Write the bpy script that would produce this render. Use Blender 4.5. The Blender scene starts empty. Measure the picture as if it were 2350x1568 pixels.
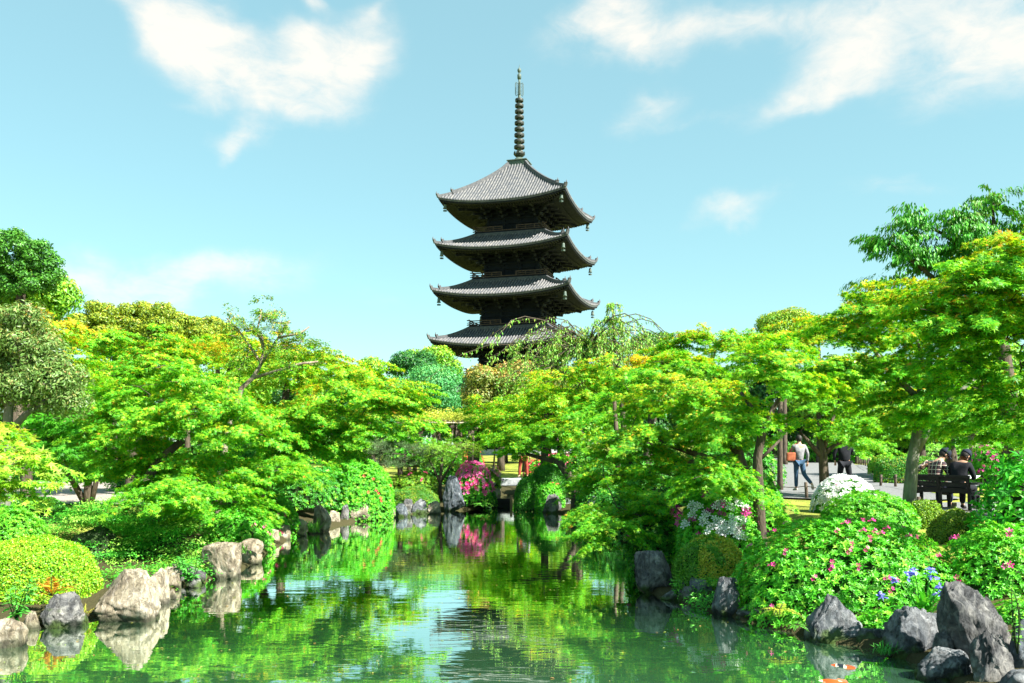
import bpy, bmesh, math, random
import numpy as np
from mathutils import Vector, Matrix, noise
random.seed(11)
RG = np.random.default_rng(11)
SC = bpy.context.scene
COL = SC.collection
# ---- picture measurements -> world: level camera 2.3 m above the pond, looking along +Y
F, HX, HY, CZ = 2000.0, 1175.0, 1020.0, 2.3
GZ = 0.8                                   # height of the paths above the water


def W(px, py, Y):
    return Vector(((px - HX) * Y / F, Y, CZ - (py - HY) * Y / F))


def depth_at(py, z=0.0):
    return F * (CZ - z) / (py - HY)


def tag(o, label=None, cat=None, group=None, kind=None):
    if label: o['label'] = label
    if cat: o['category'] = cat
    if group: o['group'] = group
    if kind: o['kind'] = kind
    return o


def empty(name, loc=(0, 0, 0), rz=0.0):
    o = bpy.data.objects.new(name, None)
    COL.objects.link(o)
    o.location = loc
    o.rotation_euler.z = rz
    o.empty_display_size = 0.2
    return o


def link(name, me, m=None, parent=None, loc=None):
    o = bpy.data.objects.new(name, me)
    COL.objects.link(o)
    if m is not None:
        for k in (m if isinstance(m, (list, tuple)) else [m]):
            me.materials.append(k)
    if parent is not None: o.parent = parent
    if loc is not None: o.location = loc
    return o


def copy_tree(o, parent=None):
    c = o.copy()
    COL.objects.link(c)
    c.parent = parent
    for ch in list(o.children): copy_tree(ch, c)
    return c


def np_mesh(name, V, faces, m, col=None, smooth=False, mi=None):
    """V (n,3); faces (k,m) index array of equal-size faces"""
    me = bpy.data.meshes.new(name)
    V = np.asarray(V, dtype=np.float32)
    faces = np.asarray(faces, dtype=np.int32)
    k, s = faces.shape
    me.vertices.add(len(V)); me.vertices.foreach_set('co', V.ravel())
    me.loops.add(k * s); me.loops.foreach_set('vertex_index', faces.ravel())
    me.polygons.add(k); me.polygons.foreach_set('loop_start', np.arange(0, k * s, s, dtype=np.int32))
    if mi is not None: me.polygons.foreach_set('material_index', np.asarray(mi, dtype=np.int32))
    me.update(calc_edges=True)
    if smooth: me.polygons.foreach_set('use_smooth', np.ones(k, dtype=bool))
    else: me.polygons.foreach_set('use_smooth', np.zeros(k, dtype=bool))
    if col is not None:
        a = me.attributes.new('col', 'FLOAT_COLOR', 'FACE')
        c4 = np.ones((k, 4), dtype=np.float32); c4[:, :3] = col
        a.data.foreach_set('color', c4.ravel())
    return me


class MB:
    """collects simple solids and links them as ONE mesh object"""
    def __init__(s): s.v = []; s.f = []; s.sm = []; s.mi = []; s.cur = 0
    def add(s, vs, fs, smooth=False):
        b = len(s.v); s.v += [tuple(v) for v in vs]
        s.f += [tuple(b + i for i in f) for f in fs]; s.sm += [smooth] * len(fs); s.mi += [s.cur] * len(fs)
    def box(s, c, d, rz=0.0, M=None):
        hx, hy, hz = d[0] / 2, d[1] / 2, d[2] / 2
        cs, sn = math.cos(rz), math.sin(rz)
        vs = []
        for z in (-hz, hz):
            for x, y in ((-hx, -hy), (hx, -hy), (hx, hy), (-hx, hy)):
                v = Vector((x, y, z))
                if M is not None: v = M @ v
                else: v = Vector((x * cs - y * sn, x * sn + y * cs, z))
                vs.append(v + Vector(c))
        s.add(vs, [(0, 3, 2, 1), (4, 5, 6, 7), (0, 1, 5, 4), (1, 2, 6, 5), (2, 3, 7, 6), (3, 0, 4, 7)])
    def bar(s, a, b, w, h, up=(0, 0, 1)):
        a, b = Vector(a), Vector(b); d = b - a; L = d.length
        if L < 1e-6: return
        x = d / L; u = Vector(up); y = u.cross(x)
        if y.length < 1e-4: y = Vector((0, 1, 0)).cross(x)
        y.normalize(); z = x.cross(y)
        M = Matrix((x, y, z)).transposed()
        s.box((a + b) / 2, (L, w, h), M=M)
    def tube(s, pts, rad, n=6, caps=True, smooth=True):
        pts = [Vector(p) for p in pts]
        if not hasattr(rad, '__len__'): rad = [rad] * len(pts)
        t = (pts[1] - pts[0]).normalized(); r = t.orthogonal().normalized(); b0 = len(s.v); vs = []
        for i, p in enumerate(pts):
            if 0 < i < len(pts) - 1: t = (pts[i + 1] - pts[i - 1]).normalized()
            elif i: t = (pts[i] - pts[i - 1]).normalized()
            r = (r - t * r.dot(t))
            r = r.normalized() if r.length > 1e-5 else t.orthogonal().normalized()
            q = t.cross(r)
            for k in range(n):
                a = 2 * math.pi * k / n
                vs.append(p + (r * math.cos(a) + q * math.sin(a)) * rad[i])
        fs = [(i * n + k, i * n + (k + 1) % n, (i + 1) * n + (k + 1) % n, (i + 1) * n + k)
              for i in range(len(pts) - 1) for k in range(n)]
        s.add(vs, fs, smooth)
        if caps:
            s.f.append(tuple(b0 + k for k in reversed(range(n)))); s.sm.append(False); s.mi.append(s.cur)
            e = b0 + (len(pts) - 1) * n
            s.f.append(tuple(e + k for k in range(n))); s.sm.append(False); s.mi.append(s.cur)
    def lathe(s, prof, c=(0, 0, 0), n=14):
        vs = [(c[0] + r * math.cos(2 * math.pi * k / n), c[1] + r * math.sin(2 * math.pi * k / n), c[2] + z)
              for r, z in prof for k in range(n)]
        fs = [(i * n + k, i * n + (k + 1) % n, (i + 1) * n + (k + 1) % n, (i + 1) * n + k)
              for i in range(len(prof) - 1) for k in range(n)]
        s.add(vs, fs, True)
    def mesh(s, name):
        me = bpy.data.meshes.new(name)
        me.from_pydata(s.v, [], s.f); me.update()
        me.polygons.foreach_set('use_smooth', s.sm)
        me.polygons.foreach_set('material_index', s.mi)
        return me
    def build(s, name, m, parent=None, loc=None):
        return link(name, s.mesh(name), m, parent, loc)


# ------------------------------------------------------------------ materials
def new_mat(name):
    m = bpy.data.materials.new(name); m.use_nodes = True
    nt = m.node_tree; nt.nodes.clear()
    out = nt.nodes.new('ShaderNodeOutputMaterial')
    return m, nt, nt.nodes, nt.links, out


def noisy(name, c1, c2, scale=6.0, rough=0.8, bump=0.3, c3=None, detail=6.0, dist=0.02, stretch=(1, 1, 1), spec=0.3, metal=0.0, lo=.35, hi=.65):
    m, nt, N, L, out = new_mat(name)
    p = N.new('ShaderNodeBsdfPrincipled'); L.new(p.outputs[0], out.inputs[0])
    p.inputs['Roughness'].default_value = rough; p.inputs['Specular IOR Level'].default_value = spec
    p.inputs['Metallic'].default_value = metal
    tc = N.new('ShaderNodeTexCoord'); mp = N.new('ShaderNodeMapping'); L.new(tc.outputs['Object'], mp.inputs[0])
    mp.inputs['Scale'].default_value = stretch
    n = N.new('ShaderNodeTexNoise'); n.inputs['Scale'].default_value = scale; n.inputs['Detail'].default_value = detail
    n.inputs['Roughness'].default_value = 0.65; L.new(mp.outputs[0], n.inputs['Vector'])
    r = N.new('ShaderNodeValToRGB'); L.new(n.outputs['Fac'], r.inputs[0])
    e = r.color_ramp.elements
    e[0].position = lo; e[0].color = (*c1, 1); e[1].position = hi; e[1].color = (*c2, 1)
    if c3 is not None:
        x = e.new((lo + hi) / 2); x.color = (*c3, 1)
    L.new(r.outputs[0], p.inputs['Base Color'])
    if bump:
        b = N.new('ShaderNodeBump'); b.inputs['Strength'].default_value = bump; b.inputs['Distance'].default_value = dist
        n2 = N.new('ShaderNodeTexNoise'); n2.inputs['Scale'].default_value = scale * 4; n2.inputs['Detail'].default_value = 5
        L.new(mp.outputs[0], n2.inputs['Vector'])
        L.new(n2.outputs['Fac'], b.inputs['Height']); L.new(b.outputs[0], p.inputs['Normal'])
    return m


def leaf_mat(name, trans=0.38, gloss=0.04, rough=0.4, tcol=(1.25, 1.1, 0.5)):
    m, nt, N, L, out = new_mat(name)
    a = N.new('ShaderNodeAttribute'); a.attribute_name = 'col'
    d = N.new('ShaderNodeBsdfDiffuse'); t = N.new('ShaderNodeBsdfTranslucent'); g = N.new('ShaderNodeBsdfGlossy')
    g.inputs['Roughness'].default_value = rough; g.inputs['Color'].default_value = (1, 1, 1, 1)
    mu = N.new('ShaderNodeMix'); mu.data_type = 'RGBA'; mu.blend_type = 'MULTIPLY'; mu.inputs['Factor'].default_value = 1
    L.new(a.outputs['Color'], mu.inputs['A']); mu.inputs['B'].default_value = (*tcol, 1)
    L.new(a.outputs['Color'], d.inputs['Color']); L.new(mu.outputs['Result'], t.inputs['Color'])
    m1 = N.new('ShaderNodeMixShader'); m1.inputs[0].default_value = trans
    L.new(d.outputs[0], m1.inputs[1]); L.new(t.outputs[0], m1.inputs[2])
    m2 = N.new('ShaderNodeMixShader'); m2.inputs[0].default_value = gloss
    L.new(m1.outputs[0], m2.inputs[1]); L.new(g.outputs[0], m2.inputs[2]); L.new(m2.outputs[0], out.inputs[0])
    return m


def rock_mat(name, c1, c2, c3, vein, moss=.8):
    m, nt, N, L, out = new_mat(name)
    p = N.new('ShaderNodeBsdfPrincipled'); L.new(p.outputs[0], out.inputs[0])
    p.inputs['Roughness'].default_value = 0.8; p.inputs['Specular IOR Level'].default_value = 0.25
    tc = N.new('ShaderNodeTexCoord'); oi = N.new('ShaderNodeObjectInfo')
    ml = N.new('ShaderNodeMath'); ml.operation = 'MULTIPLY'; ml.inputs[1].default_value = 40; L.new(oi.outputs['Random'], ml.inputs[0])
    ad = N.new('ShaderNodeVectorMath'); ad.operation = 'ADD'; L.new(tc.outputs['Object'], ad.inputs[0]); L.new(ml.outputs[0], ad.inputs[1])
    n = N.new('ShaderNodeTexNoise'); n.inputs['Scale'].default_value = 3.0; n.inputs['Detail'].default_value = 9
    n.inputs['Roughness'].default_value = .68; n.inputs['Distortion'].default_value = .6; L.new(ad.outputs[0], n.inputs['Vector'])
    r = N.new('ShaderNodeValToRGB'); L.new(n.outputs['Fac'], r.inputs[0]); e = r.color_ramp.elements
    e[0].position = .38; e[0].color = (*c1, 1); e[1].position = .62; e[1].color = (*c3, 1); x = e.new(.49); x.color = (*c2, 1)
    w = N.new('ShaderNodeTexWave'); w.inputs['Scale'].default_value = 2.6; w.inputs['Distortion'].default_value = 9; w.inputs['Detail'].default_value = 5
    w.inputs['Detail Scale'].default_value = 1.6; L.new(ad.outputs[0], w.inputs['Vector'])
    wr = N.new('ShaderNodeValToRGB'); wr.color_ramp.elements[0].position = .86; wr.color_ramp.elements[0].color = (0, 0, 0, 1)
    wr.color_ramp.elements[1].position = .98; wr.color_ramp.elements[1].color = (.3, .3, .3, 1); L.new(w.outputs['Fac'], wr.inputs[0])
    mx = N.new('ShaderNodeMix'); mx.data_type = 'RGBA'; L.new(wr.outputs[0], mx.inputs['Factor']); L.new(r.outputs[0], mx.inputs['A'])
    mx.inputs['B'].default_value = (*vein, 1)
    # wet, stained band at the pond's level (world height)
    geo = N.new('ShaderNodeNewGeometry'); sp = N.new('ShaderNodeSeparateXYZ'); L.new(geo.outputs['Position'], sp.inputs[0])
    n3 = N.new('ShaderNodeTexNoise'); n3.inputs['Scale'].default_value = 5; n3.inputs['Detail'].default_value = 4; L.new(ad.outputs[0], n3.inputs['Vector'])
    mz = N.new('ShaderNodeMath'); mz.operation = 'MULTIPLY_ADD'; mz.inputs[1].default_value = -.10; L.new(n3.outputs['Fac'], mz.inputs[0]); L.new(sp.outputs['Z'], mz.inputs[2])
    mr = N.new('ShaderNodeMapRange'); mr.inputs['From Min'].default_value = -.02; mr.inputs['From Max'].default_value = .05
    mr.inputs['To Min'].default_value = .8; mr.inputs['To Max'].default_value = 0; L.new(mz.outputs[0], mr.inputs['Value'])
    m4 = N.new('ShaderNodeMix'); m4.data_type = 'RGBA'; L.new(mr.outputs[0], m4.inputs['Factor']); L.new(mx.outputs['Result'], m4.inputs['A'])
    m4.inputs['B'].default_value = (.03, .035, .022, 1)
    # moss creeping up from the waterline
    mr2 = N.new('ShaderNodeMapRange'); mr2.inputs['From Min'].default_value = .04; mr2.inputs['From Max'].default_value = .30; mr2.inputs['To Min'].default_value = .22; mr2.inputs['To Max'].default_value = -.12; L.new(sp.outputs['Z'], mr2.inputs['Value'])
    n5 = N.new('ShaderNodeTexNoise'); n5.inputs['Scale'].default_value = 4.5; n5.inputs['Detail'].default_value = 7; L.new(ad.outputs[0], n5.inputs['Vector'])
    ms5 = N.new('ShaderNodeMath'); ms5.operation = 'ADD'; L.new(n5.outputs['Fac'], ms5.inputs[0]); L.new(mr2.outputs[0], ms5.inputs[1])
    r5 = N.new('ShaderNodeMapRange'); r5.inputs['From Min'].default_value = .62; r5.inputs['From Max'].default_value = .74; r5.inputs['To Max'].default_value = moss; L.new(ms5.outputs[0], r5.inputs['Value'])
    m6 = N.new('ShaderNodeMix'); m6.data_type = 'RGBA'; L.new(r5.outputs[0], m6.inputs['Factor']); L.new(m4.outputs['Result'], m6.inputs['A']); m6.inputs['B'].default_value = (.06, .11, .012, 1); m4 = m6
    # lichen speckle
    n4 = N.new('ShaderNodeTexNoise'); n4.inputs['Scale'].default_value = 14; n4.inputs['Detail'].default_value = 6; L.new(ad.outputs[0], n4.inputs['Vector'])
    r4 = N.new('ShaderNodeValToRGB'); r4.color_ramp.elements[0].position = .60; r4.color_ramp.elements[0].color = (0, 0, 0, 1)
    r4.color_ramp.elements[1].position = .72; r4.color_ramp.elements[1].color = (.55, .55, .55, 1); L.new(n4.outputs['Fac'], r4.inputs[0])
    m5 = N.new('ShaderNodeMix'); m5.data_type = 'RGBA'; L.new(r4.outputs[0], m5.inputs['Factor']); L.new(m4.outputs['Result'], m5.inputs['A'])
    m5.inputs['B'].default_value = (c1[0] * .5, c1[1] * .55, c1[2] * .4, 1)
    L.new(m5.outputs['Result'], p.inputs['Base Color'])
    n2 = N.new('ShaderNodeTexNoise'); n2.inputs['Scale'].default_value = 6; n2.inputs['Detail'].default_value = 10; n2.inputs['Roughness'].default_value = .74; n2.inputs['Distortion'].default_value = 1.2
    mpz = N.new('ShaderNodeMapping'); mpz.inputs['Scale'].default_value = (1.5, 1.5, .55); mpz.inputs['Rotation'].default_value = (.25, .3, 0); L.new(ad.outputs[0], mpz.inputs[0]); L.new(mpz.outputs[0], n2.inputs['Vector'])
    vo = N.new('ShaderNodeTexVoronoi'); vo.feature = 'DISTANCE_TO_EDGE'; vo.inputs['Scale'].default_value = 3.2; nd = N.new('ShaderNodeVectorMath'); nd.operation = 'MULTIPLY_ADD'; nd.inputs[1].default_value = (.35, .35, .35); L.new(n2.outputs['Color'], nd.inputs[0]); L.new(mpz.outputs[0], nd.inputs[2]); L.new(nd.outputs[0], vo.inputs['Vector'])
    vr = N.new('ShaderNodeMapRange'); vr.inputs['From Max'].default_value = .05; vr.inputs['To Min'].default_value = -.35; vr.inputs['To Max'].default_value = 0; L.new(vo.outputs['Distance'], vr.inputs['Value'])
    hs = N.new('ShaderNodeMath'); hs.operation = 'ADD'; L.new(n2.outputs['Fac'], hs.inputs[0]); L.new(vr.outputs[0], hs.inputs[1])
    b = N.new('ShaderNodeBump'); b.inputs['Strength'].default_value = .9; b.inputs['Distance'].default_value = .11
    L.new(hs.outputs[0], b.inputs['Height']); L.new(b.outputs[0], p.inputs['Normal'])
    return m


M = {}
M['maple'] = leaf_mat('maple_leaf', .56, .015, .5)
M['broad'] = leaf_mat('broad_leaf', .34, .022, .42)
M['clipped'] = leaf_mat('clipped_leaf', .30, .03, .45)
M['needle'] = leaf_mat('pine_needle', .12, .03, .5)
M['petal'] = leaf_mat('petal', .30, .02, .5, (1.05, 1, 1))
M['bark'] = noisy('bark', (.035, .026, .018), (.11, .085, .06), 9, .9, .8, stretch=(1, 1, .25), dist=.03)
M['grey_bark'] = noisy('grey_bark', (.085, .085, .07), (.21, .205, .165), 7, .9, .7, stretch=(1, 1, .35), dist=.02)
M['pale_bark'] = noisy('pale_bark', (.14, .10, .07), (.34, .28, .21), 8, .85, .6, dist=.02)
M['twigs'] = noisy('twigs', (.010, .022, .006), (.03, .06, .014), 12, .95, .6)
M['rock_tan'] = rock_mat('tan_rock', (.17, .14, .10), (.33, .275, .19), (.48, .42, .32), (.54, .49, .42), .15)
M['rock_grey'] = rock_mat('grey_rock', (.05, .052, .055), (.13, .13, .13), (.29, .28, .255), (.36, .35, .32))
M['rock_dark'] = rock_mat('dark_rock', (.05, .058, .066), (.125, .138, .15), (.27, .28, .285), (.38, .38, .37))
M['rock_blue'] = rock_mat('blue_rock', (.05, .065, .08), (.10, .12, .14), (.18, .20, .22), (.30, .32, .32))
M['wood_old'] = noisy('weathered_wood', (.05, .036, .026), (.13, .10, .075), 10, .85, .5, stretch=(.3, 1, 1))
M['wood_dark'] = noisy('dark_stained_wood', (.006, .006, .006), (.017, .015, .014), 8, .7, .3, stretch=(.3, 1, 1))
M['stone_slab'] = noisy('bridge_stone', (.22, .24, .25), (.46, .48, .48), 7, .85, .5)
M['soil'] = noisy('soil', (.05, .035, .02), (.13, .09, .045), 9, .95, .6)
M['rope'] = noisy('rope', (.05, .04, .03), (.12, .10, .08), 30, .9, .3)
# ------------------------------------------------------------------ camera, sky, sun
cam = bpy.data.cameras.new('camera'); camo = bpy.data.objects.new('camera', cam); COL.objects.link(camo)
cam.sensor_width = 36; cam.lens = F / 2350 * 36; cam.shift_y = (HY - 784) / 2350; cam.clip_end = 6000; cam.clip_start = .1
camo.location = (0, 0, CZ); camo.rotation_euler = (math.radians(90), 0, 0)
SC.camera = camo
SUN_AZ, SUN_EL = 123.0, 43.0               # clockwise from +Y
sd = Vector((math.sin(math.radians(SUN_AZ)) * math.cos(math.radians(SUN_EL)), math.cos(math.radians(SUN_AZ)) * math.cos(math.radians(SUN_EL)), math.sin(math.radians(SUN_EL))))
sl = bpy.data.lights.new('sun', 'SUN'); sl.energy = 5.0; sl.angle = math.radians(.6); sl.color = (1, .96, .88)
so = bpy.data.objects.new('sun', sl); COL.objects.link(so); so.rotation_euler = (-sd).to_track_quat('-Z', 'Y').to_euler(); so.location = (60, -30, 80)

wd = bpy.data.worlds.new('World'); SC.world = wd; wd.use_nodes = True
nt = wd.node_tree; N = nt.nodes; L = nt.links; N.clear()
wout = N.new('ShaderNodeOutputWorld'); bg = N.new('ShaderNodeBackground'); L.new(bg.outputs[0], wout.inputs[0]); bg.inputs[1].default_value = 0.083
sky = N.new('ShaderNodeTexSky'); sky.sky_type = 'NISHITA'; sky.sun_disc = False
sky.sun_elevation = math.radians(SUN_EL); sky.sun_rotation = math.radians(SUN_AZ); sky.air_density = 1.0; sky.dust_density = .35; sky.ozone_density = 1.5
tint = N.new('ShaderNodeMix'); tint.data_type = 'RGBA'; tint.blend_type = 'MULTIPLY'; tint.inputs['Factor'].default_value = 1
L.new(sky.outputs[0], tint.inputs['A']); even = N.new('ShaderNodeMix'); even.data_type = 'RGBA'; even.inputs['Factor'].default_value = .6; even.inputs['B'].default_value = (1.28, 2.26, 2.48, 1); tint.inputs['B'].default_value = (.84, 1.09, .85, 1)
tc = N.new('ShaderNodeTexCoord')


def mth(op, a, b=None, c=None, clamp=False):
    n = N.new('ShaderNodeMath'); n.operation = op; n.use_clamp = clamp
    for i, v in enumerate((a, b, c)):
        if v is None: continue
        if isinstance(v, (int, float)): n.inputs[i].default_value = v
        else: L.new(v, n.inputs[i])
    return n.outputs[0]


# cumulus and thin veils, each a patch of directions on the sky dome: px, py, half sizes, tilt, weight
CL = [(410, 30, 130, 75, -50, 1.05), (480, 115, 110, 62, -50, 1.1), (560, 185, 130, 50, -10, 1.1), (690, 165, 130, 62, 0, 1.15), (700, 95, 80, 34, 0, .8), (800, 185, 110, 36, 8, .9), (850, 105, 60, 60, 40, .6), (640, 238, 130, 22, 4, .75), (470, 255, 80, 18, 0, .3), (320, 20, 90, 30, -40, .55), (870, 60, 70, 14, 40, .35),
      (1360, 85, 130, 55, 0, .95), (1420, 35, 110, 45, 0, .85), (1480, 125, 90, 42, 0, .85), (1640, 75, 150, 34, 0, .6), (1780, 45, 240, 55, 5, .62), (1970, 120, 150, 55, 20, .8), (1870, 210, 160, 34, 18, .9), (2250, 110, 170, 90, 20, .92), (2060, 30, 220, 60, 0, .6), (2330, 60, 120, 110, 0, .75),
      (1500, 255, 85, 32, 0, .75), (1560, 300, 90, 20, 0, .4), (548, 312, 70, 24, 25, .62), (520, 345, 34, 22, 60, .55), (450, 630, 250, 46, 3, .72), (300, 655, 200, 34, 0, .58), (1700, 485, 120, 26, 8, .62), (2050, 455, 110, 30, 0, .52), (730, 5, 50, 24, -30, .6), (900, 680, 90, 30, 0, .3), (60, 640, 160, 40, 0, .2)]
nz = N.new('ShaderNodeTexNoise'); nz.inputs['Scale'].default_value = 8.5; nz.inputs['Detail'].default_value = 10; nz.inputs['Roughness'].default_value = .60; nz.inputs['Distortion'].default_value = .35
mpn = N.new('ShaderNodeMapping'); mpn.inputs['Scale'].default_value = (1, 1, 2.1); mpn.inputs['Rotation'].default_value = (0, .3, 0); L.new(tc.outputs['Generated'], mpn.inputs[0]); L.new(mpn.outputs[0], nz.inputs['Vector'])
warp = N.new('ShaderNodeTexNoise'); warp.inputs['Scale'].default_value = 9; warp.inputs['Detail'].default_value = 5; L.new(tc.outputs['Generated'], warp.inputs['Vector'])
wsub = N.new('ShaderNodeVectorMath'); wsub.operation = 'MULTIPLY_ADD'; L.new(warp.outputs['Color'], wsub.inputs[0]); wsub.inputs[1].default_value = (.09, .09, .09)
L.new(tc.outputs['Generated'], wsub.inputs[2])
woff = N.new('ShaderNodeVectorMath'); woff.operation = 'SUBTRACT'; L.new(wsub.outputs[0], woff.inputs[0]); woff.inputs[1].default_value = (.045, .045, .045)
acc = None
for (px, py, ra, rb, tl, wt) in CL:
    d = Vector(((px - HX) / F, 1, (HY - py) / F)); ln = d.length; c = d / ln
    r0 = Vector((0, 0, 1)).cross(c); r0 = -r0.normalized(); u0 = r0.cross(c).normalized()
    if u0.z < 0: u0 = -u0
    t = math.radians(tl); a = r0 * math.cos(t) + u0 * math.sin(t); b = u0 * math.cos(t) - r0 * math.sin(t)
    da = N.new('ShaderNodeVectorMath'); da.operation = 'DOT_PRODUCT'; L.new(woff.outputs[0], da.inputs[0]); da.inputs[1].default_value = a * (F * ln / ra)
    db = N.new('ShaderNodeVectorMath'); db.operation = 'DOT_PRODUCT'; L.new(woff.outputs[0], db.inputs[0]); db.inputs[1].default_value = b * (F * ln / rb)
    q = mth('ADD', mth('MULTIPLY', da.outputs['Value'], da.outputs['Value']), mth('MULTIPLY', db.outputs['Value'], db.outputs['Value']))
    g = mth('MULTIPLY', mth('POWER', 2.718, mth('MULTIPLY', q, -.9)), wt)
    acc = g if acc is None else mth('SUBTRACT', mth('ADD', acc, g), mth('MULTIPLY', acc, g))
fr = mth('MULTIPLY_ADD', nz.outputs['Fac'], 2.3, -1.15)
nz2 = N.new('ShaderNodeTexNoise'); nz2.inputs['Scale'].default_value = 24; nz2.inputs['Detail'].default_value = 8; nz2.inputs['Roughness'].default_value = .66; nz2.inputs['Distortion'].default_value = .8; L.new(mpn.outputs[0], nz2.inputs['Vector'])
fr = mth('ADD', fr, mth('MULTIPLY_ADD', nz2.outputs['Fac'], 1.0, -.5))
dens = mth('ADD', acc, mth('MULTIPLY', fr, mth('ADD', mth('MULTIPLY', acc, .85), .07)))
msk = N.new('ShaderNodeMapRange'); msk.interpolation_type = 'SMOOTHSTEP'; msk.inputs['From Min'].default_value = .10; msk.inputs['From Max'].default_value = 1.32
msk.inputs['To Max'].default_value = .92
L.new(dens, msk.inputs['Value'])
cm = N.new('ShaderNodeMix'); cm.data_type = 'RGBA'; L.new(msk.outputs[0], cm.inputs['Factor']); L.new(tint.outputs['Result'], even.inputs['A']); L.new(even.outputs['Result'], cm.inputs['A'])
cm.inputs['B'].default_value = (3.75, 3.48, 3.12, 1)
L.new(cm.outputs['Result'], bg.inputs[0])
SC.view_settings.view_transform = 'Standard'; SC.view_settings.look = 'None'; SC.view_settings.exposure = 1.9; SC.view_settings.gamma = 1
cy = SC.cycles; cy.max_bounces = 12; cy.diffuse_bounces = 6; cy.transmission_bounces = 8; cy.glossy_bounces = 3; cy.transparent_max_bounces = 6
cy.sample_clamp_indirect = 10; cy.caustics_reflective = False; cy.caustics_refractive = False

# ------------------------------------------------------------------ ground with the pond basin
POND = [(-7.2, -6), (-6.9, 5), (-5.85, 9.8), (-5.95, 11.1), (-5.55, 11.4), (-5.05, 12.5), (-5.3, 14.1), (-4.85, 15.6), (-5.05, 17.7), (-5.4, 22), (-4.95, 23.7), (-4.35, 27.1),
        (-3.75, 27.9), (-2.9, 29.2), (-2.4, 30.3), (-1.6, 30.5), (-.9, 31.7), (-.75, 33), (-.9, 37), (-.8, 39.2), (.1, 39.2), (.35, 37), (.2, 33), (.35, 31.5), (1.0, 30.4), (1.3, 29.4), (1.7, 28.3), (2.6, 24), (2.75, 20.5),
        (2.2, 16.5), (1.95, 13.6), (2.4, 12.8), (2.7, 11.9), (3.1, 11.0), (3.5, 10.2), (4.1, 9.5), (4.2, 8.7), (4.0, 7.5), (3.9, 5), (3.9, -6)]
PA = np.array(POND)


def pond_sd(x, y):
    """signed distance to the shoreline, negative inside"""
    P = np.stack([np.ravel(x), np.ravel(y)], 1).astype(float)
    best = np.full(len(P), 1e9); ins = np.zeros(len(P), bool)
    for i in range(len(PA)):
        a, b = PA[i], PA[(i + 1) % len(PA)]
        ab = b - a; t = np.clip(((P - a) @ ab) / (ab @ ab), 0, 1)
        best = np.minimum(best, np.linalg.norm(P - (a + t[:, None] * ab), axis=1))
        cr = (a[1] > P[:, 1]) != (b[1] > P[:, 1])
        xi = a[0] + (P[:, 1] - a[1]) / (b[1] - a[1] + 1e-12) * (b[0] - a[0])
        ins ^= cr & (P[:, 0] < xi)
    return np.where(ins, -best, best).reshape(np.shape(x))


def gz_arr(x, y):
    s = pond_sd(x, y)
    bank = .10 + (GZ - .10) * np.clip((s - .35) / 3.2, 0, 1) ** 1.15
    bump = .04 * np.sin(x * 1.7 + y * .9) * np.sin(y * 1.3 - x * .6) * np.clip((s - .3) / 1.5, 0, 1) * (np.abs(x) < 60)
    inside = np.clip(s / .35, -1, 1) * .9 + .0
    return np.where(s > 0, np.minimum(bank, -.02 + s * .8) + bump, inside)


def gz(x, y): return float(gz_arr(np.array([float(x)]), np.array([float(y)]))[0])


xs = np.unique(np.concatenate([np.arange(-14, 14.01, .25), np.linspace(-70, -14, 38), np.linspace(14, 70, 38), np.array([-1500, -600, -250, -120, 120, 250, 600, 1500])]))
ys = np.unique(np.concatenate([np.arange(-8, 40.01, .25), np.linspace(40, 110, 40), np.array([-60, -25, -14, 150, 250, 450, 900, 2500])]))
gx, gy = np.meshgrid(xs, ys); gzv = gz_arr(gx, gy)
nx, ny = len(xs), len(ys)
idx = np.arange(nx * ny).reshape(ny, nx)
fc = np.stack([idx[:-1, :-1], idx[:-1, 1:], idx[1:, 1:], idx[1:, :-1]], -1).reshape(-1, 4)
m, nt, N, L, out = new_mat('garden_ground')
p = N.new('ShaderNodeBsdfPrincipled'); L.new(p.outputs[0], out.inputs[0]); p.inputs['Roughness'].default_value = .95; p.inputs['Specular IOR Level'].default_value = .1
tcg = N.new('ShaderNodeTexCoord')
n1 = N.new('ShaderNodeTexNoise'); n1.inputs['Scale'].default_value = .9; n1.inputs['Detail'].default_value = 8; L.new(tcg.outputs['Object'], n1.inputs['Vector'])
n2 = N.new('ShaderNodeTexNoise'); n2.inputs['Scale'].default_value = 26; n2.inputs['Detail'].default_value = 6; L.new(tcg.outputs['Object'], n2.inputs['Vector'])
r1 = N.new('ShaderNodeValToRGB'); L.new(n1.outputs['Fac'], r1.inputs[0]); e = r1.color_ramp.elements
e[0].position = .36; e[0].color = (.12, .15, .03, 1); e[1].position = .62; e[1].color = (.34, .38, .07, 1)
r2 = N.new('ShaderNodeValToRGB'); L.new(n2.outputs['Fac'], r2.inputs[0]); e = r2.color_ramp.elements
e[0].position = .3; e[0].color = (.55, .5, .45, 1); e[1].position = .7; e[1].color = (1.2, 1.2, 1.1, 1)
mg = N.new('ShaderNodeMix'); mg.data_type = 'RGBA'; mg.blend_type = 'MULTIPLY'; mg.inputs['Factor'].default_value = 1; L.new(r1.outputs[0], mg.inputs['A']); L.new(r2.outputs[0], mg.inputs['B'])
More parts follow.
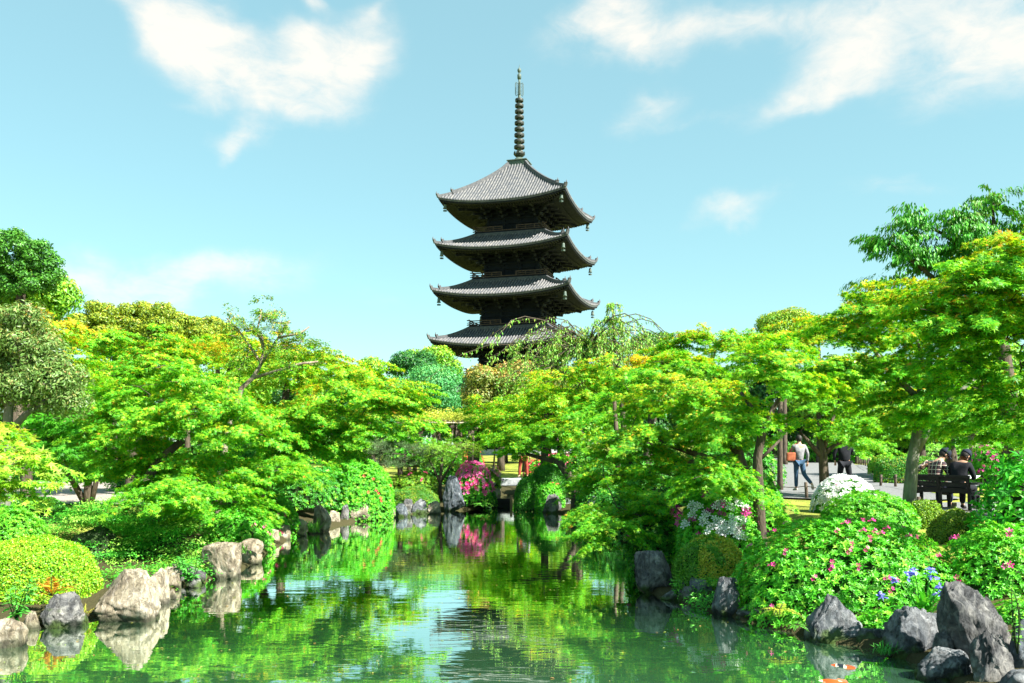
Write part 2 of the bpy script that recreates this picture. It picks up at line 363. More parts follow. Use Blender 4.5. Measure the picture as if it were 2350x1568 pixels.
# bare moist earth low on the banks (by height above the pond)
geo = N.new('ShaderNodeNewGeometry'); sp = N.new('ShaderNodeSeparateXYZ'); L.new(geo.outputs['Position'], sp.inputs[0])
mrr = N.new('ShaderNodeMapRange'); mrr.inputs['From Min'].default_value = .35; mrr.inputs['From Max'].default_value = .75; L.new(sp.outputs['Z'], mrr.inputs['Value'])
ms = N.new('ShaderNodeMix'); ms.data_type = 'RGBA'; L.new(mrr.outputs[0], ms.inputs['Factor']); ms.inputs['A'].default_value = (.05, .045, .02, 1); L.new(mg.outputs['Result'], ms.inputs['B'])
L.new(ms.outputs['Result'], p.inputs['Base Color'])
bp = N.new('ShaderNodeBump'); bp.inputs['Strength'].default_value = .8; bp.inputs['Distance'].default_value = .05; L.new(n2.outputs['Fac'], bp.inputs['Height']); L.new(bp.outputs[0], p.inputs['Normal'])
M['ground'] = m
tag(link('ground', np_mesh('ground', np.stack([gx, gy, gzv], -1).reshape(-1, 3), fc, m, smooth=True), m), 'mossy lawn and earth banks around the pond', 'ground', kind='structure')

# ------------------------------------------------------------------ pond water
m, nt, N, L, out = new_mat('pond_water')
tcg = N.new('ShaderNodeTexCoord')
p = N.new('ShaderNodeBsdfDiffuse')
na = N.new('ShaderNodeTexNoise'); na.inputs['Scale'].default_value = .35; na.inputs['Detail'].default_value = 5; L.new(tcg.outputs['Object'], na.inputs['Vector'])
ra = N.new('ShaderNodeValToRGB'); L.new(na.outputs['Fac'], ra.inputs[0]); e = ra.color_ramp.elements
e[0].position = .35; e[0].color = (.045, .15, .065, 1); e[1].position = .65; e[1].color = (.07, .205, .088, 1); L.new(ra.outputs[0], p.inputs['Color'])
g = N.new('ShaderNodeBsdfGlossy'); g.inputs['Roughness'].default_value = .015; g.inputs['Color'].default_value = (.93, 1, .93, 1)
mp1 = N.new('ShaderNodeMapping'); mp1.inputs['Scale'].default_value = (1.0, 3.6, 1); mp1.inputs['Rotation'].default_value = (0, 0, .12); L.new(tcg.outputs['Object'], mp1.inputs[0])
w1 = N.new('ShaderNodeTexNoise'); w1.inputs['Scale'].default_value = 1.5; w1.inputs['Detail'].default_value = 2.5; w1.inputs['Distortion'].default_value = .7; L.new(mp1.outputs[0], w1.inputs['Vector'])
mp2 = N.new('ShaderNodeMapping'); mp2.inputs['Scale'].default_value = (.5, 1.2, 1); mp2.inputs['Rotation'].default_value = (0, 0, -.25); L.new(tcg.outputs['Object'], mp2.inputs[0])
w2 = N.new('ShaderNodeTexNoise'); w2.inputs['Scale'].default_value = 1.1; w2.inputs['Detail'].default_value = 2; L.new(mp2.outputs[0], w2.inputs['Vector'])
mw = N.new('ShaderNodeMath'); mw.operation = 'MULTIPLY_ADD'; L.new(w2.outputs['Fac'], mw.inputs[0]); mw.inputs[1].default_value = 1.6; L.new(w1.outputs['Fac'], mw.inputs[2])
bw = N.new('ShaderNodeBump'); bw.inputs['Strength'].default_value = .22; bw.inputs['Distance'].default_value = .0065; L.new(mw.outputs[0], bw.inputs['Height'])
L.new(bw.outputs[0], g.inputs['Normal'])
fz = N.new('ShaderNodeFresnel'); fz.inputs['IOR'].default_value = 1.75; L.new(bw.outputs[0], fz.inputs['Normal'])
tr_ = N.new('ShaderNodeBsdfTransparent'); tr_.inputs[0].default_value = (.80, 1, .85, 1); mt_ = N.new('ShaderNodeMixShader'); mt_.inputs[0].default_value = .38; L.new(p.outputs[0], mt_.inputs[1]); L.new(tr_.outputs[0], mt_.inputs[2])
mxs = N.new('ShaderNodeMixShader'); fq = N.new('ShaderNodeMath'); fq.operation = 'MULTIPLY'; fq.use_clamp = True; fq.inputs[1].default_value = 2.45; L.new(fz.outputs[0], fq.inputs[0]); L.new(fq.outputs[0], mxs.inputs[0]); L.new(mt_.outputs[0], mxs.inputs[1]); L.new(g.outputs[0], mxs.inputs[2]); L.new(mxs.outputs[0], out.inputs[0])
M['water'] = m
wv = np.array([(-9, -7.5, 0), (8, -7.5, 0), (8, 52, 0), (-9, 52, 0)])
tag(link('pond_water', np_mesh('pond_water', wv, [(0, 1, 2, 3)], m), m), 'still green pond water', 'water', kind='structure')

# ------------------------------------------------------------------ gravel paths
def sheet(name, pts, m, dz, label, cat):
    """a thin gravel layer draped over the ground, triangulated finely"""
    bm = bmesh.new(); vs = [bm.verts.new((x, y, 0)) for x, y in pts]; f = bm.faces.new(vs)
    bmesh.ops.triangulate(bm, faces=[f])
    for _ in range(4):
        big = [e for e in bm.edges if e.calc_length() > 1.2 and e.verts[0].co.y < 45]
        if big: bmesh.ops.subdivide_edges(bm, edges=big, cuts=1, use_grid_fill=False); bmesh.ops.triangulate(bm, faces=bm.faces[:])
    bm.verts.ensure_lookup_table()
    co = np.array([v.co[:] for v in bm.verts]); z = np.maximum(gz_arr(co[:, 0], co[:, 1]), GZ - .03) + dz
    for v, zz in zip(bm.verts, z): v.co.z = zz
    bmesh.ops.recalc_face_normals(bm, faces=bm.faces[:])
    me = bpy.data.meshes.new(name); bm.to_mesh(me); bm.free()
    return tag(link(name, me, m), label, cat, kind='structure')


M['gravel_pale'] = noisy('pale_gravel', (.22, .185, .16), (.34, .295, .26), 18, .95, .5, detail=9)
M['gravel_grey'] = noisy('grey_gravel', (.10, .104, .105), (.20, .20, .195), 14, .95, .5, detail=9)
sheet('gravel_path', [(-40, 20.2), (-8.0, 21), (-7.6, 26), (-8.5, 33.5), (-40, 36)], M['gravel_pale'], .05, 'pale gravel path', 'path')
sheet('gravel_path', [(7.1, 23.4), (12, 23.2), (12.6, 26.5), (15.4, 30), (30, 31), (30, 42), (16.6, 40), (24, 61), (40, 105), (24, 108), (14, 60), (5.5, 40)], M['gravel_grey'], .05, 'grey gravel path', 'path')
sheet('gravel_path', [(7.9, 16.9), (16, 16.6), (16, 21.4), (8.3, 21.6)], M['gravel_grey'], .06, 'grey gravel under the bench', 'path')
# ------------------------------------------------------------------ the five-storey pagoda
M['tile'] = noisy('roof_tile_shaded', (.03, .034, .042), (.08, .08, .08), 2.2, .6, .25, detail=8, spec=.4)  # near-black pans: the shade between the rolls is put into the colour
M['tile_roll_lit'] = noisy('roof_tile_roll_lit', (.065, .072, .085), (.19, .182, .17), 1.6, .6, .25, detail=9, spec=.4)  # paler, weathered rolls; the light their curve catches is put into the colour
M['ridge_tile'] = noisy('ridge_tile', (.045, .05, .058), (.10, .10, .10), 3, .7, .3)
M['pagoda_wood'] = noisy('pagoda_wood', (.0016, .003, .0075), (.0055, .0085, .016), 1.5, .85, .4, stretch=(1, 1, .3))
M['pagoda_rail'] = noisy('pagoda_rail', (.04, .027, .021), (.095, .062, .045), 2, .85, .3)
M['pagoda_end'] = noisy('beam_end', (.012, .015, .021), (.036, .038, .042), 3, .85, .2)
M['bronze'] = noisy('bronze', (.02, .027, .026), (.06, .062, .05), 2.4, .55, .25, metal=.3)
M['verdigris'] = noisy('verdigris', (.045, .075, .065), (.11, .14, .11), 3, .6, .2)
pag = empty('pagoda', (1.05, 125, GZ), math.radians(-17))
tag(pag, 'dark wooden five storey pagoda with upturned tiled roofs and a tall bronze spire', 'pagoda')
#        eave half, tip z, inner half, top z, wall half, floor z
ST = [(10.2, 10.2, 5.95, 11.5, 4.74, .8), (9.9, 16.9, 5.6, 18.25, 4.4, 11.5), (9.6, 23.6, 5.25, 24.9, 4.1, 18.25), (9.3, 30.0, 4.95, 31.3, 3.8, 24.9), (8.95, 36.3, 1.25, 42.1, 3.5, 31.3)]
UP = .98


def rot4(k, v):
    x, y, z = v
    for _ in range(k): x, y = -y, x
    return (x, y, z)


def roofz(u, t, zt, ze, top):
    pw = 0.86 if top else .92
    return zt - (zt - ze) * u ** pw + UP * (abs(t) ** 2.4) * u ** 3


for k, (s, tip, wi, zt, ww, fz_) in enumerate(ST):
    s, ze, zt, fl = s, tip - .25 - UP - GZ, zt - GZ, fz_ - GZ
    top = k == 4
    NU, NT = 10, 24
    b = MB()
    for side in range(4):
        vs = []
        for i in range(NU + 1):
            u = i / NU; w = wi + (s - wi) * u
            for j in range(NT + 1):
                t = -1 + 2 * j / NT
                vs.append(rot4(side, (w * t, -w, roofz(u, t, zt, ze, top))))
        fs = [(i * (NT + 1) + j, (i + 1) * (NT + 1) + j, (i + 1) * (NT + 1) + j + 1, i * (NT + 1) + j + 1) for i in range(NU) for j in range(NT)]
        b.add(vs, fs, True)
        # eave thickness
        vs = []
        for j in range(NT + 1):
            t = -1 + 2 * j / NT; z = roofz(1, t, zt, ze, top)
            vs += [rot4(side, (s * t, -s, z)), rot4(side, ((s - .05) * t, -s + .05, z - .26))]
        b.add(vs, [(2 * j, 2 * j + 1, 2 * j + 3, 2 * j + 2) for j in range(NT)])
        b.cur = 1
        # round cover-tile rolls
        n = int(2 * s / .40); 
        for r in range(n):
            x = -s + (r + .5) * 2 * s / n
            u0 = max(0.0, (abs(x) - wi) / (s - wi)); pts = []
            ns = 9
            for i in range(ns + 1):
                u = u0 + (1 - u0) * i / ns; w = wi + (s - wi) * u
                pts.append((x, -w - (.05 if i == ns else 0), roofz(u, x / w, zt, ze, top)))
            vs = []
            for (px, py, pz) in pts:
                for (dx, dz) in ((-.105, -.01), (-.075, .10), (0, .145), (.075, .10), (.105, -.01)):
                    vs.append(rot4(side, (px + dx, py, pz + dz)))
            fs = [(i * 5 + q, (i + 1) * 5 + q, (i + 1) * 5 + q + 1, i * 5 + q + 1) for i in range(ns) for q in range(4)]
            fs.append(tuple(ns * 5 + q for q in range(5)))
            b.add(vs, fs, False)
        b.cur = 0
    if not top: 
        for side in range(4):
            c = rot4(side, (0, -wi + .1, zt + .1)); b.box(c, (2 * wi, .5, .55), rz=side * math.pi / 2)
    roof = b.build('roof', [M['tile'], M['tile_roll_lit']], pag)
    # hip ridges, two stepped lengths each with an upturned end tile
    for side in range(4):
        h = MB()
        def hp(u, lift=0):
            w = wi + (s - wi) * u
            return Vector(rot4(side, (w, -w, roofz(u, 1, zt, ze, top) + lift)))
        for u0, u1, hh, ww2 in ((0.0, .80, .52, .34), (.78, 1.0, .36, .28)):
            q = [hp(u0 + (u1 - u0) * i / 12, hh * .4) for i in range(13)]
            for i in range(12): h.bar(q[i], q[i + 1] + (q[i + 1] - q[i]) * .03, ww2, hh)
            e = q[-1]; d = (q[-1] - q[-2]).normalized()
            h.bar(e - d * .1 - Vector((0, 0, .15)), e + d * .12 + Vector((0, 0, hh * .5 + .2)), ww2 + .12, .28)
            h.tube([e + Vector((0, 0, hh * .4)), e + d * .25 + Vector((0, 0, hh * .5 + .22)), e + d * .22 + Vector((0, 0, hh * .5 + .5))], [.14, .10, .03], 6)
        h.build('hip_ridge', M['ridge_tile'], roof)
    # wind bells under the corner beams
    for side in range(4):
        w = s - .75; z0 = roofz(.93, 1, zt, ze, top) - 1.0
        bl = MB(); c = Vector(rot4(side, (w, -w, z0)))
        bl.tube([c + Vector((0, 0, .6)), c + Vector((0, 0, -.05))], .03, 5)
        bl.lathe([(.05, 0), (.16, -.03), (.2, -.2), (.22, -.5), (.3, -.66), (.27, -.66), (.02, -.3)], c, 12)
        bl.tube([c + Vector((0, 0, -.3)), c + Vector((0, 0, -.85))], .02, 4); bl.box(c + Vector((0, 0, -.95)), (.5, .04, .22), rz=.4); bl.box(c + Vector((0, 0, -.95)), (.04, .5, .22), rz=.4)
        bl.build('wind_bell', M['verdigris'], roof)
    # eaves: soffit boards, two tiers of rafters that follow the upturn
    e = MB(); wi2 = ww + .7
    def ez(y, t): 
        u = (y - wi2) / (s - wi2)
        return ze - .3 + .75 * (1 - u) + UP * abs(t) ** 2.4 * u ** 2.2
    for side in range(4):
        vs = []
        for i in range(7):
            y = wi2 + (s - .1 - wi2) * i / 6
            for j in range(NT + 1):
                t = -1 + 2 * j / NT; vs.append(rot4(side, (y * t, -y, ez(y, t) + .06)))
        e.add(vs, [(i * (NT + 1) + j, i * (NT + 1) + j + 1, (i + 1) * (NT + 1) + j + 1, (i + 1) * (NT + 1) + j) for i in range(6) for j in range(NT)], True)
        # eave boards along the edge, under the tiles and at the step between the tiers
        for (yy, hh, dz) in ((s - .22, .16, -.02), (s - 1.95, .18, -.16)):
            q = [Vector(rot4(side, (yy * t, -yy, ez(yy, t) + dz))) for t in np.linspace(-1, 1, NT + 1)]
            for i in range(NT): e.bar(q[i], q[i + 1], .14, hh)
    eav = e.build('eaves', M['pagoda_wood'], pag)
    ra_ = MB()
    for side in range(4):
        for (ya, yb, dz, sz, sp_) in ((s - 1.9, s - .16, -.10, .13, .36), (wi2, s - 1.75, -.26, .15, .36)):
            n = int(2 * yb / sp_)
            for r in range(n):
                x = -yb + (r + .5) * 2 * yb / n
                y0 = max(ya, abs(x) + .02)
                if y0 > yb - .15: continue
                A = Vector(rot4(side, (x, -y0, ez(y0, x / y0) + dz))); B_ = Vector(rot4(side, (x, -yb, ez(yb, x / yb) + dz)))
                ra_.bar(A, B_, sz, sz)
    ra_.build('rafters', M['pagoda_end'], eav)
    # walls: boards, columns, tie beams, doors
    wl = MB(); zc = ez(wi2, 0)
    for side in range(4):
        wl.box(rot4(side, (0, -ww + .1, (fl + zc) / 2 + .2)), (2 * ww - .02, .2, zc - fl + .4), rz=side * math.pi / 2)
        for x in (-ww, -ww / 3, ww / 3):
            wl.tube([rot4(side, (x, -ww, fl)), rot4(side, (x, -ww, zc + .2))], .26, 8)
        for z in (fl + 1.0, fl + 1.9, fl + 2.6):
            wl.box(rot4(side, (0, -ww - .12, z)), (2 * ww + .7, .22, .22), rz=side * math.pi / 2)
        for x in (-1.0, 0, 1.0): wl.box(rot4(side, (x * ww / 3.3, -ww - .03, fl + 1.0)), (.07, .1, 2.0), rz=side * math.pi / 2)
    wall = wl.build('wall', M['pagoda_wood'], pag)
    # three-stepped bracket complexes carrying the eaves
    bk = MB(); be = bk
    zb = zc - 1.55
    for side in range(4):
        cols = (-ww, -ww / 3, ww / 3, ww)
        for ci, x in enumerate(cols):
            for st in range(3):
                out_ = .75 + .72 * st; z = zb + .46 * st
                bk.bar(rot4(side, (x, -ww, z)), rot4(side, (x, -ww - out_, z)), .26, .30)
                bk.bar(rot4(side, (x - .75, -ww - out_ + .1, z + .22)), rot4(side, (x + .75, -ww - out_ + .1, z + .22)), .2, .22)
                for dx in (-.65, 0, .65): bk.box(rot4(side, (x + dx, -ww - out_ + .1, z + .38)), (.30, .30, .18))
                bk.cur = 1; be.box(rot4(side, (x, -ww - out_ - .05, z)), (.29, .29, .31)); bk.cur = 0
            # slanting tail beam
            bk.cur = 1; be.bar(rot4(side, (x, -ww - 1.9, zb + 1.08)), rot4(side, (x, -ww - 3.15, zb + .72)), .24, .28); bk.cur = 0
        for st in range(3):
            out_ = .65 + .72 * st; bk.box(rot4(side, (0, -ww - out_, zb + .55 + .46 * st)), (2 * (ww + out_), .18, .2), rz=side * math.pi / 2)
        # diagonal corner arms
        for st in range(3):
            o2 = ww + .9 + .8 * st; A = Vector(rot4(side, (ww, -ww, zb + .46 * st))); B_ = Vector(rot4(side, (o2, -o2, zb + .46 * st)))
            bk.bar(A, B_, .3, .32); bk.cur = 1; be.box(B_, (.34, .34, .32), rz=math.pi / 4); bk.cur = 0
        o2 = s - 1.6; be.bar(rot4(side, (ww + 1.5, -ww - 1.5, zb + 1.1)), rot4(side, (ww + 3.3, -ww - 3.3, zb + .75)), .28, .34)
        bk.bar(rot4(side, (ww + .5, -ww - .5, zc - .1)), rot4(side, (s - .55, -s + .55, ez(s - .55, 1) - .2)), .32, .42)
    bk.build('brackets', [M['pagoda_wood'], M['pagoda_end']], pag)
    # balcony with railing (not on the ground storey)
    if k:
        bw = ST[k - 1][2] - .15
        b = MB()
        for side in range(4):
            b.box(rot4(side, (0, -bw + .45, fl + .50)), (2 * bw + .5, 1.1, .12), rz=side * math.pi / 2)
            b.box(rot4(side, (0, -bw + .25, fl + .24)), (2 * bw, .2, .42), rz=side * math.pi / 2)
            b.box(rot4(side, (0, -bw + .05, fl + .36)), (2 * bw + .3, .18, .16), rz=side * math.pi / 2)
        bal = b.build('balcony', M['pagoda_wood'], pag)
        rb = bw + .08
        for side in range(4):
            b = MB()
            for z, w in ((fl + .66, .13), (fl + .93, .09), (fl + 1.2, .13)):
                ext = .45
                gap = 1.05
                b.bar(rot4(side, (-rb - ext, -rb, z + (.10 if z > fl + 1.1 else 0))), rot4(side, (-rb + .4, -rb, z)), w, w)
                b.bar(rot4(side, (rb + ext, -rb, z + (.10 if z > fl + 1.1 else 0))), rot4(side, (rb - .4, -rb, z)), w, w)
                gp = .01 if z < fl + .7 else gap; b.bar(rot4(side, (-rb + .4, -rb, z)), rot4(side, (-gp, -rb, z)), w, w); b.bar(rot4(side, (gp - (.02 if gp < .1 else 0), -rb, z)), rot4(side, (rb - .4, -rb, z)), w, w)
            for x in np.concatenate([np.linspace(-rb, -gap, 4), np.linspace(gap, rb, 4)]):
                b.box(rot4(side, (x, -rb, fl + .92)), (.14, .14, .66))
            b.build('railing', M['pagoda_rail'], bal)
# ground-storey stone podium
b = MB(); b.box((0, 0, .35), (13, 13, .9)); b.build('podium', M['stone_slab'], pag)
# bronze spire
fin = empty('spire'); fin.parent = pag


def yc(v): return CZ + (1020 - (200 + v / 2.614) / 1.626) * 125 / 2000 - GZ


b = MB(); zb0, zb1 = 41.9 - GZ, yc(1066)
b.box((0, 0, (zb0 + zb1) / 2), (2.6, 2.6, zb1 - zb0)); b.box((0, 0, zb1 + .05), (2.95, 2.95, .1)); b.box((0, 0, zb0 + .06), (2.7, 2.7, .16))
b.build('roban_base', M['verdigris'], fin)
b = MB(); r = .79; z0, z1 = yc(1060), yc(1018)
b.lathe([(r, z0), (r, z0 + .15), (r * .93, z0 + .35), (r * .7, z1 - .08), (r * .45, z1)], n=20)
zp = yc(1000)
b.lathe([(.3, z1), (.35, zp), (.5, zp + .15), (.42, zp + .5), (.26, zp + .75)], n=16)
b.build('dome', M['verdigris'], fin)
b = MB()
for i in range(8):
    a = i * math.pi / 4; d = Vector((math.cos(a), math.sin(a), 0)); sd_ = Vector((-math.sin(a), math.cos(a), 0))
    prof = [(.35, 0, .18), (.6, .06, .26), (.78, .28, .28), (.8, .55, .2), (.74, .75, .03)]
    vs = []
    for r_, z_, w_ in prof: vs += [d * r_ + sd_ * w_ + Vector((0, 0, zp - .1 + z_)), d * r_ - sd_ * w_ + Vector((0, 0, zp - .1 + z_))]
    for r_, z_, w_ in prof: vs += [d * (r_ - .06) + sd_ * w_ + Vector((0, 0, zp - .1 + z_)), d * (r_ - .06) - sd_ * w_ + Vector((0, 0, zp - .1 + z_))]
    b.add(vs, [(2 * q, 2 * q + 1, 2 * q + 3, 2 * q + 2) for q in range(4)] + [(10 + 2 * q, 12 + 2 * q, 13 + 2 * q, 11 + 2 * q) for q in range(4)])
b.build('lotus_petals', M['bronze'], fin)
b = MB(); b.tube([(0, 0, yc(1010)), (0, 0, yc(700)), (0, 0, yc(430)), (0, 0, yc(250))], [.29, .25, .2, .15], 10); b.build('shaft', M['verdigris'], fin)
for i, yv in enumerate((915, 858, 798, 740, 681, 624, 568, 512, 458)):
    b = MB(); r = (52 - i * 1.4) * .0147; h = .20; z = yc(yv)
    b.lathe([(r * .97, -h), (r, -h * .8), (r, h * .8), (r * .95, h), (r * .86, h), (r * .86, -h), (r * .97, -h)], (0, 0, z), 20)
    for q in range(8):
        a = q * math.pi / 4; b.bar((.15 * math.cos(a), .15 * math.sin(a), z), (r * .9 * math.cos(a), r * .9 * math.sin(a), z), .07, .12)
    b.lathe([(.33, -.16), (.33, .16), (.2, .22)], (0, 0, z), 10)
    b.build('spire_ring', M['bronze'], fin)
b = MB(); z0, z1 = yc(415), yc(283)
for q in range(4):
    a = q * math.pi / 2 + .5; d = Vector((math.cos(a), math.sin(a), 0))
    P0 = [d * .14 + Vector((0, 0, z0 + .2)), d * .5 + Vector((0, 0, z0)), d * .58 + Vector((0, 0, z0 + .25)), d * .58 + Vector((0, 0, z1 - .25)), d * .5 + Vector((0, 0, z1)), d * .14 + Vector((0, 0, z1 - .2))]
    b.tube(P0, .045, 5)
    for i in range(9):
        z = z0 + .2 + (z1 - z0 - .4) * i / 8; b.tube([d * .12 + Vector((0, 0, z)), d * .35 + Vector((0, 0, z + .12)), d * .57 + Vector((0, 0, z - .05))], .03, 4)
b.build('water_flame', M['verdigris'], fin)
b = MB()
b.lathe([(.15, yc(252)), (.27, yc(248)), (.29, yc(225)), (.26, yc(205)), (.12, yc(198)), (.13, yc(188)), (.24, yc(180)), (.28, yc(168)), (.24, yc(152)), (.1, yc(146)), (.03, yc(130)), (.01, yc(104))], n=16)
b.build('jewel_tip', M['verdigris'], fin)
# ------------------------------------------------------------------ leaves
def lobes(angs, lens, w):
    v, f = [], []
    for a, l in zip(angs, lens):
        a = math.radians(a); d = (math.cos(a), math.sin(a)); q = (-d[1], d[0]); b = len(v)
        v += [(q[0] * w - .05 * d[0], q[1] * w - .05 * d[1], 0), (d[0] * l, d[1] * l, -.16 * l), (-q[0] * w - .05 * d[0], -q[1] * w - .05 * d[1], 0)]
        f.append((b, b + 2, b + 1))
    return np.array(v), np.array(f)


T5 = lobes([-105, -52, 0, 52, 105], [.55, .85, 1, .85, .55], .17)       # palmate maple leaf
T3 = lobes([-72, 0, 72], [.8, 1, .8], .24)                              # the same, seen from far
OV = (np.array([(0, 0, 0), (.48, -.18, .05), (1, 0, -.1), (.5, 0, 0), (.48, .18, .05)]), np.array([(0, 1, 2, 3), (0, 3, 2, 4)]))
LN = (np.array([(0, 0, 0), (.5, -.13, .05), (1, 0, -.04), (.5, 0, 0), (.5, .13, .05)]), np.array([(0, 1, 2, 3), (0, 3, 2, 4)]))
DI = (np.array([(0, 0, 0), (.5, -.28, .04), (1, 0, -.08), (.5, .28, .04)]), np.array([(0, 1, 2, 3)]))
ND = (np.array([(0, -.03, 0), (1, 0, 0), (0, .03, 0)]), np.array([(0, 2, 1)]))
# azalea bloom: five broad notched petals
_v, _f = [], []
for _i in range(5):
    _a = _i * 2 * math.pi / 5; _b = len(_v)
    for _r, _t, _z in ((.06, 0, -.1), (.62, -.42, .28), (.98, -.2, .34), (.92, 0, .40), (.98, .2, .34), (.62, .42, .28)):
        _v.append((_r * math.cos(_a + _t), _r * math.sin(_a + _t), _z))
    _f += [(_b, _b + 1, _b + 2, _b + 3), (_b, _b + 3, _b + 4, _b + 5)]
BL = (np.array(_v), np.array(_f))
OVN = np.array(OV[0])


def unit(a): return a / np.maximum(np.linalg.norm(a, axis=1, keepdims=True), 1e-9)


def leaf_geo(P, Nn, S, T, tm):
    """verts and faces for n leaves at P, normals Nn, long axes T (made perpendicular), sizes S"""
    Nn = unit(Nn); T = T - Nn * (T * Nn).sum(1, keepdims=True); T = unit(T + 1e-6); B = np.cross(Nn, T)
    tv, tf = tm; n, k = len(P), len(tv)
    V = P[:, None, :] + S[:, None, None] * (tv[None, :, 0:1] * T[:, None, :] + tv[None, :, 1:2] * B[:, None, :] + tv[None, :, 2:3] * Nn[:, None, :])
    Fc = (np.arange(n) * k)[:, None, None] + tf[None]
    return V.reshape(-1, 3), Fc.reshape(-1, tf.shape[1])


def pal(n, cols, wts):
    """n colours picked from cols with weights and a small jitter in brightness"""
    cols = np.array(cols, float); wts = (list(wts) + [1] * 9)[:len(cols)]; k = RG.choice(len(cols), n, p=np.array(wts) / sum(wts))
    return cols[k] * RG.uniform(.78, 1.22, (n, 1))


def paths_mesh(paths, name, n=6):
    b = MB()
    for pts, rad in paths:
        mx = max(rad); b.tube(pts, rad, 8 if mx > .07 else (6 if mx > .025 else 4))
    return b.mesh(name)


def curve(a, b, sag=.12, n=5, wob=.05):
    a, b = Vector(a), Vector(b); L = (b - a).length; off = Vector(RG.normal(0, 1, 3)) * L * wob + Vector((0, 0, -sag * L))
    out = []
    for i in range(n + 1):
        t = i / n; out.append(a.lerp(b, t) + off * (4 * t * (1 - t)))
    return out


GREEN = (.14, .50, .025); LIME = (.31, .62, .03); DEEP = (.08, .38, .025); YEL = (.52, .58, .03); ORG = (.66, .38, .04); RED = (.62, .14, .03)
KINDS = {
    #          template size pad_r thick leaves/pad palette  weights  tip colours  tip prob  material style
    'maple':   dict(t=T5, s=.064, pr=.60, th=.07, cov=2.05, pal=(GREEN, LIME, DEEP), w=(5, 4, 2), tips=(YEL, ORG, LIME), tw=(6, 1.6, 4), tp=.33, m='maple', bark='bark'),
    'maplef':  dict(t=T3, s=.078, pr=.80, th=.11, cov=2.1, pal=(GREEN, LIME, DEEP), w=(5, 4, 2), tips=(YEL, ORG, LIME), tw=(6, 2.4, 4), tp=.40, m='maple', bark='bark'),
    'maple_shade': dict(t=T5, s=.085, pr=.6, th=.08, cov=2.0, pal=(DEEP, GREEN), w=(5, 2), tips=(GREEN,), tw=(1,), tp=.2, m='maple', bark='bark'),  # deeper greens: the shade on this crown is put into the leaf colour
    'orange':  dict(t=T3, s=.078, pr=.78, th=.1, cov=1.75, pal=(LIME, GREEN, YEL), w=(5, 4, 2), tips=(ORG, (.70, .50, .05), YEL), tw=(2, 4, 7), tp=.42, m='maple', bark='bark'),
    'palemaple': dict(t=T5, s=.085, pr=.5, th=.05, cov=1.7, pal=(LIME, (.16, .5, .04), (.42, .60, .08)), w=(4, 3, 3), tips=((.60, .60, .10),), tw=(1,), tp=.35, m='maple', bark='bark'),
    'camphor': dict(t=DI, s=.17, pr=1.2, th=.3, cov=2.2, pal=((.14, .32, .02), (.25, .42, .025), (.08, .23, .02)), w=(4, 4, 2), tips=((.42, .46, .04), (.45, .32, .04)), tw=(5, 1), tp=.3, m='broad', bark='bark', clump=1),
    'dark':    dict(t=DI, s=.17, pr=1.1, th=.25, cov=1.9, pal=((.03, .13, .03), (.05, .19, .03), (.022, .09, .025)), w=(4, 3, 3), tips=((.08, .26, .03),), tw=(1,), tp=.3, m='broad', bark='bark', clump=1),
    'bluegreen': dict(t=DI, s=.16, pr=1.5, th=.35, cov=2.0, pal=((.06, .30, .085), (.10, .38, .11), (.04, .21, .065)), w=(4, 3, 2), tips=((.17, .46, .12),), tw=(1,), tp=.3, m='broad', bark='bark', clump=1),
    'bright':  dict(t=DI, s=.24, pr=1.5, th=.35, cov=2.0, pal=((.15, .40, .03), (.26, .48, .03), (.09, .28, .02)), w=(4, 3, 2), tips=((.40, .52, .04),), tw=(1,), tp=.3, m='broad', bark='bark', clump=1),
    'redtip':  dict(t=DI, s=.17, pr=1.0, th=.3, cov=2.0, pal=((.20, .27, .05), (.30, .32, .07), (.12, .18, .03)), w=(4, 3, 3), tips=((.50, .28, .09), (.52, .40, .10)), tw=(4, 3), tp=.45, m='broad', bark='bark', clump=1),
    'photinia': dict(t=OV, s=.075, pr=.33, th=.10, cov=1.15, pal=((.13, .25, .05), (.19, .32, .08), (.08, .16, .03), (.22, .27, .08)), w=(4, 3, 3, 2), tips=((.38, .26, .10), (.30, .32, .09)), tw=(2, 3), tp=.2, m='broad', bark='grey_bark', clump=1),
    'sparse':  dict(t=OV, s=.06, pr=.34, th=.10, cov=1.3, pal=((.13, .33, .02), (.22, .38, .03), (.07, .22, .02)), w=(4, 3, 3), tips=((.40, .30, .04),), tw=(1,), tp=.25, m='broad', bark='pale_bark'),
    'cherry':  dict(t=OV, s=.12, pr=.46, th=.10, cov=1.8, pal=((.06, .30, .025), (.11, .40, .03), (.04, .2, .02)), w=(4, 3, 3), tips=((.12, .24, .03),), tw=(1,), tp=.2, m='broad', bark='bark', droop=1),
    'pine':    dict(t=ND, s=.17, pr=.38, th=.10, cov=.55, pal=((.08, .16, .05), (.13, .21, .07), (.05, .11, .04)), w=(4, 3, 3), tips=((.19, .26, .08),), tw=(1,), tp=.3, m='needle', bark='bark', tuft=1),
    'feather': dict(t=DI, s=.05, pr=.32, th=.07, cov=.55, pal=((.18, .42, .04), (.26, .46, .05)), w=(1, 1), tips=((.30, .48, .06),), tw=(1,), tp=.2, m='maple', bark='bark'),
}


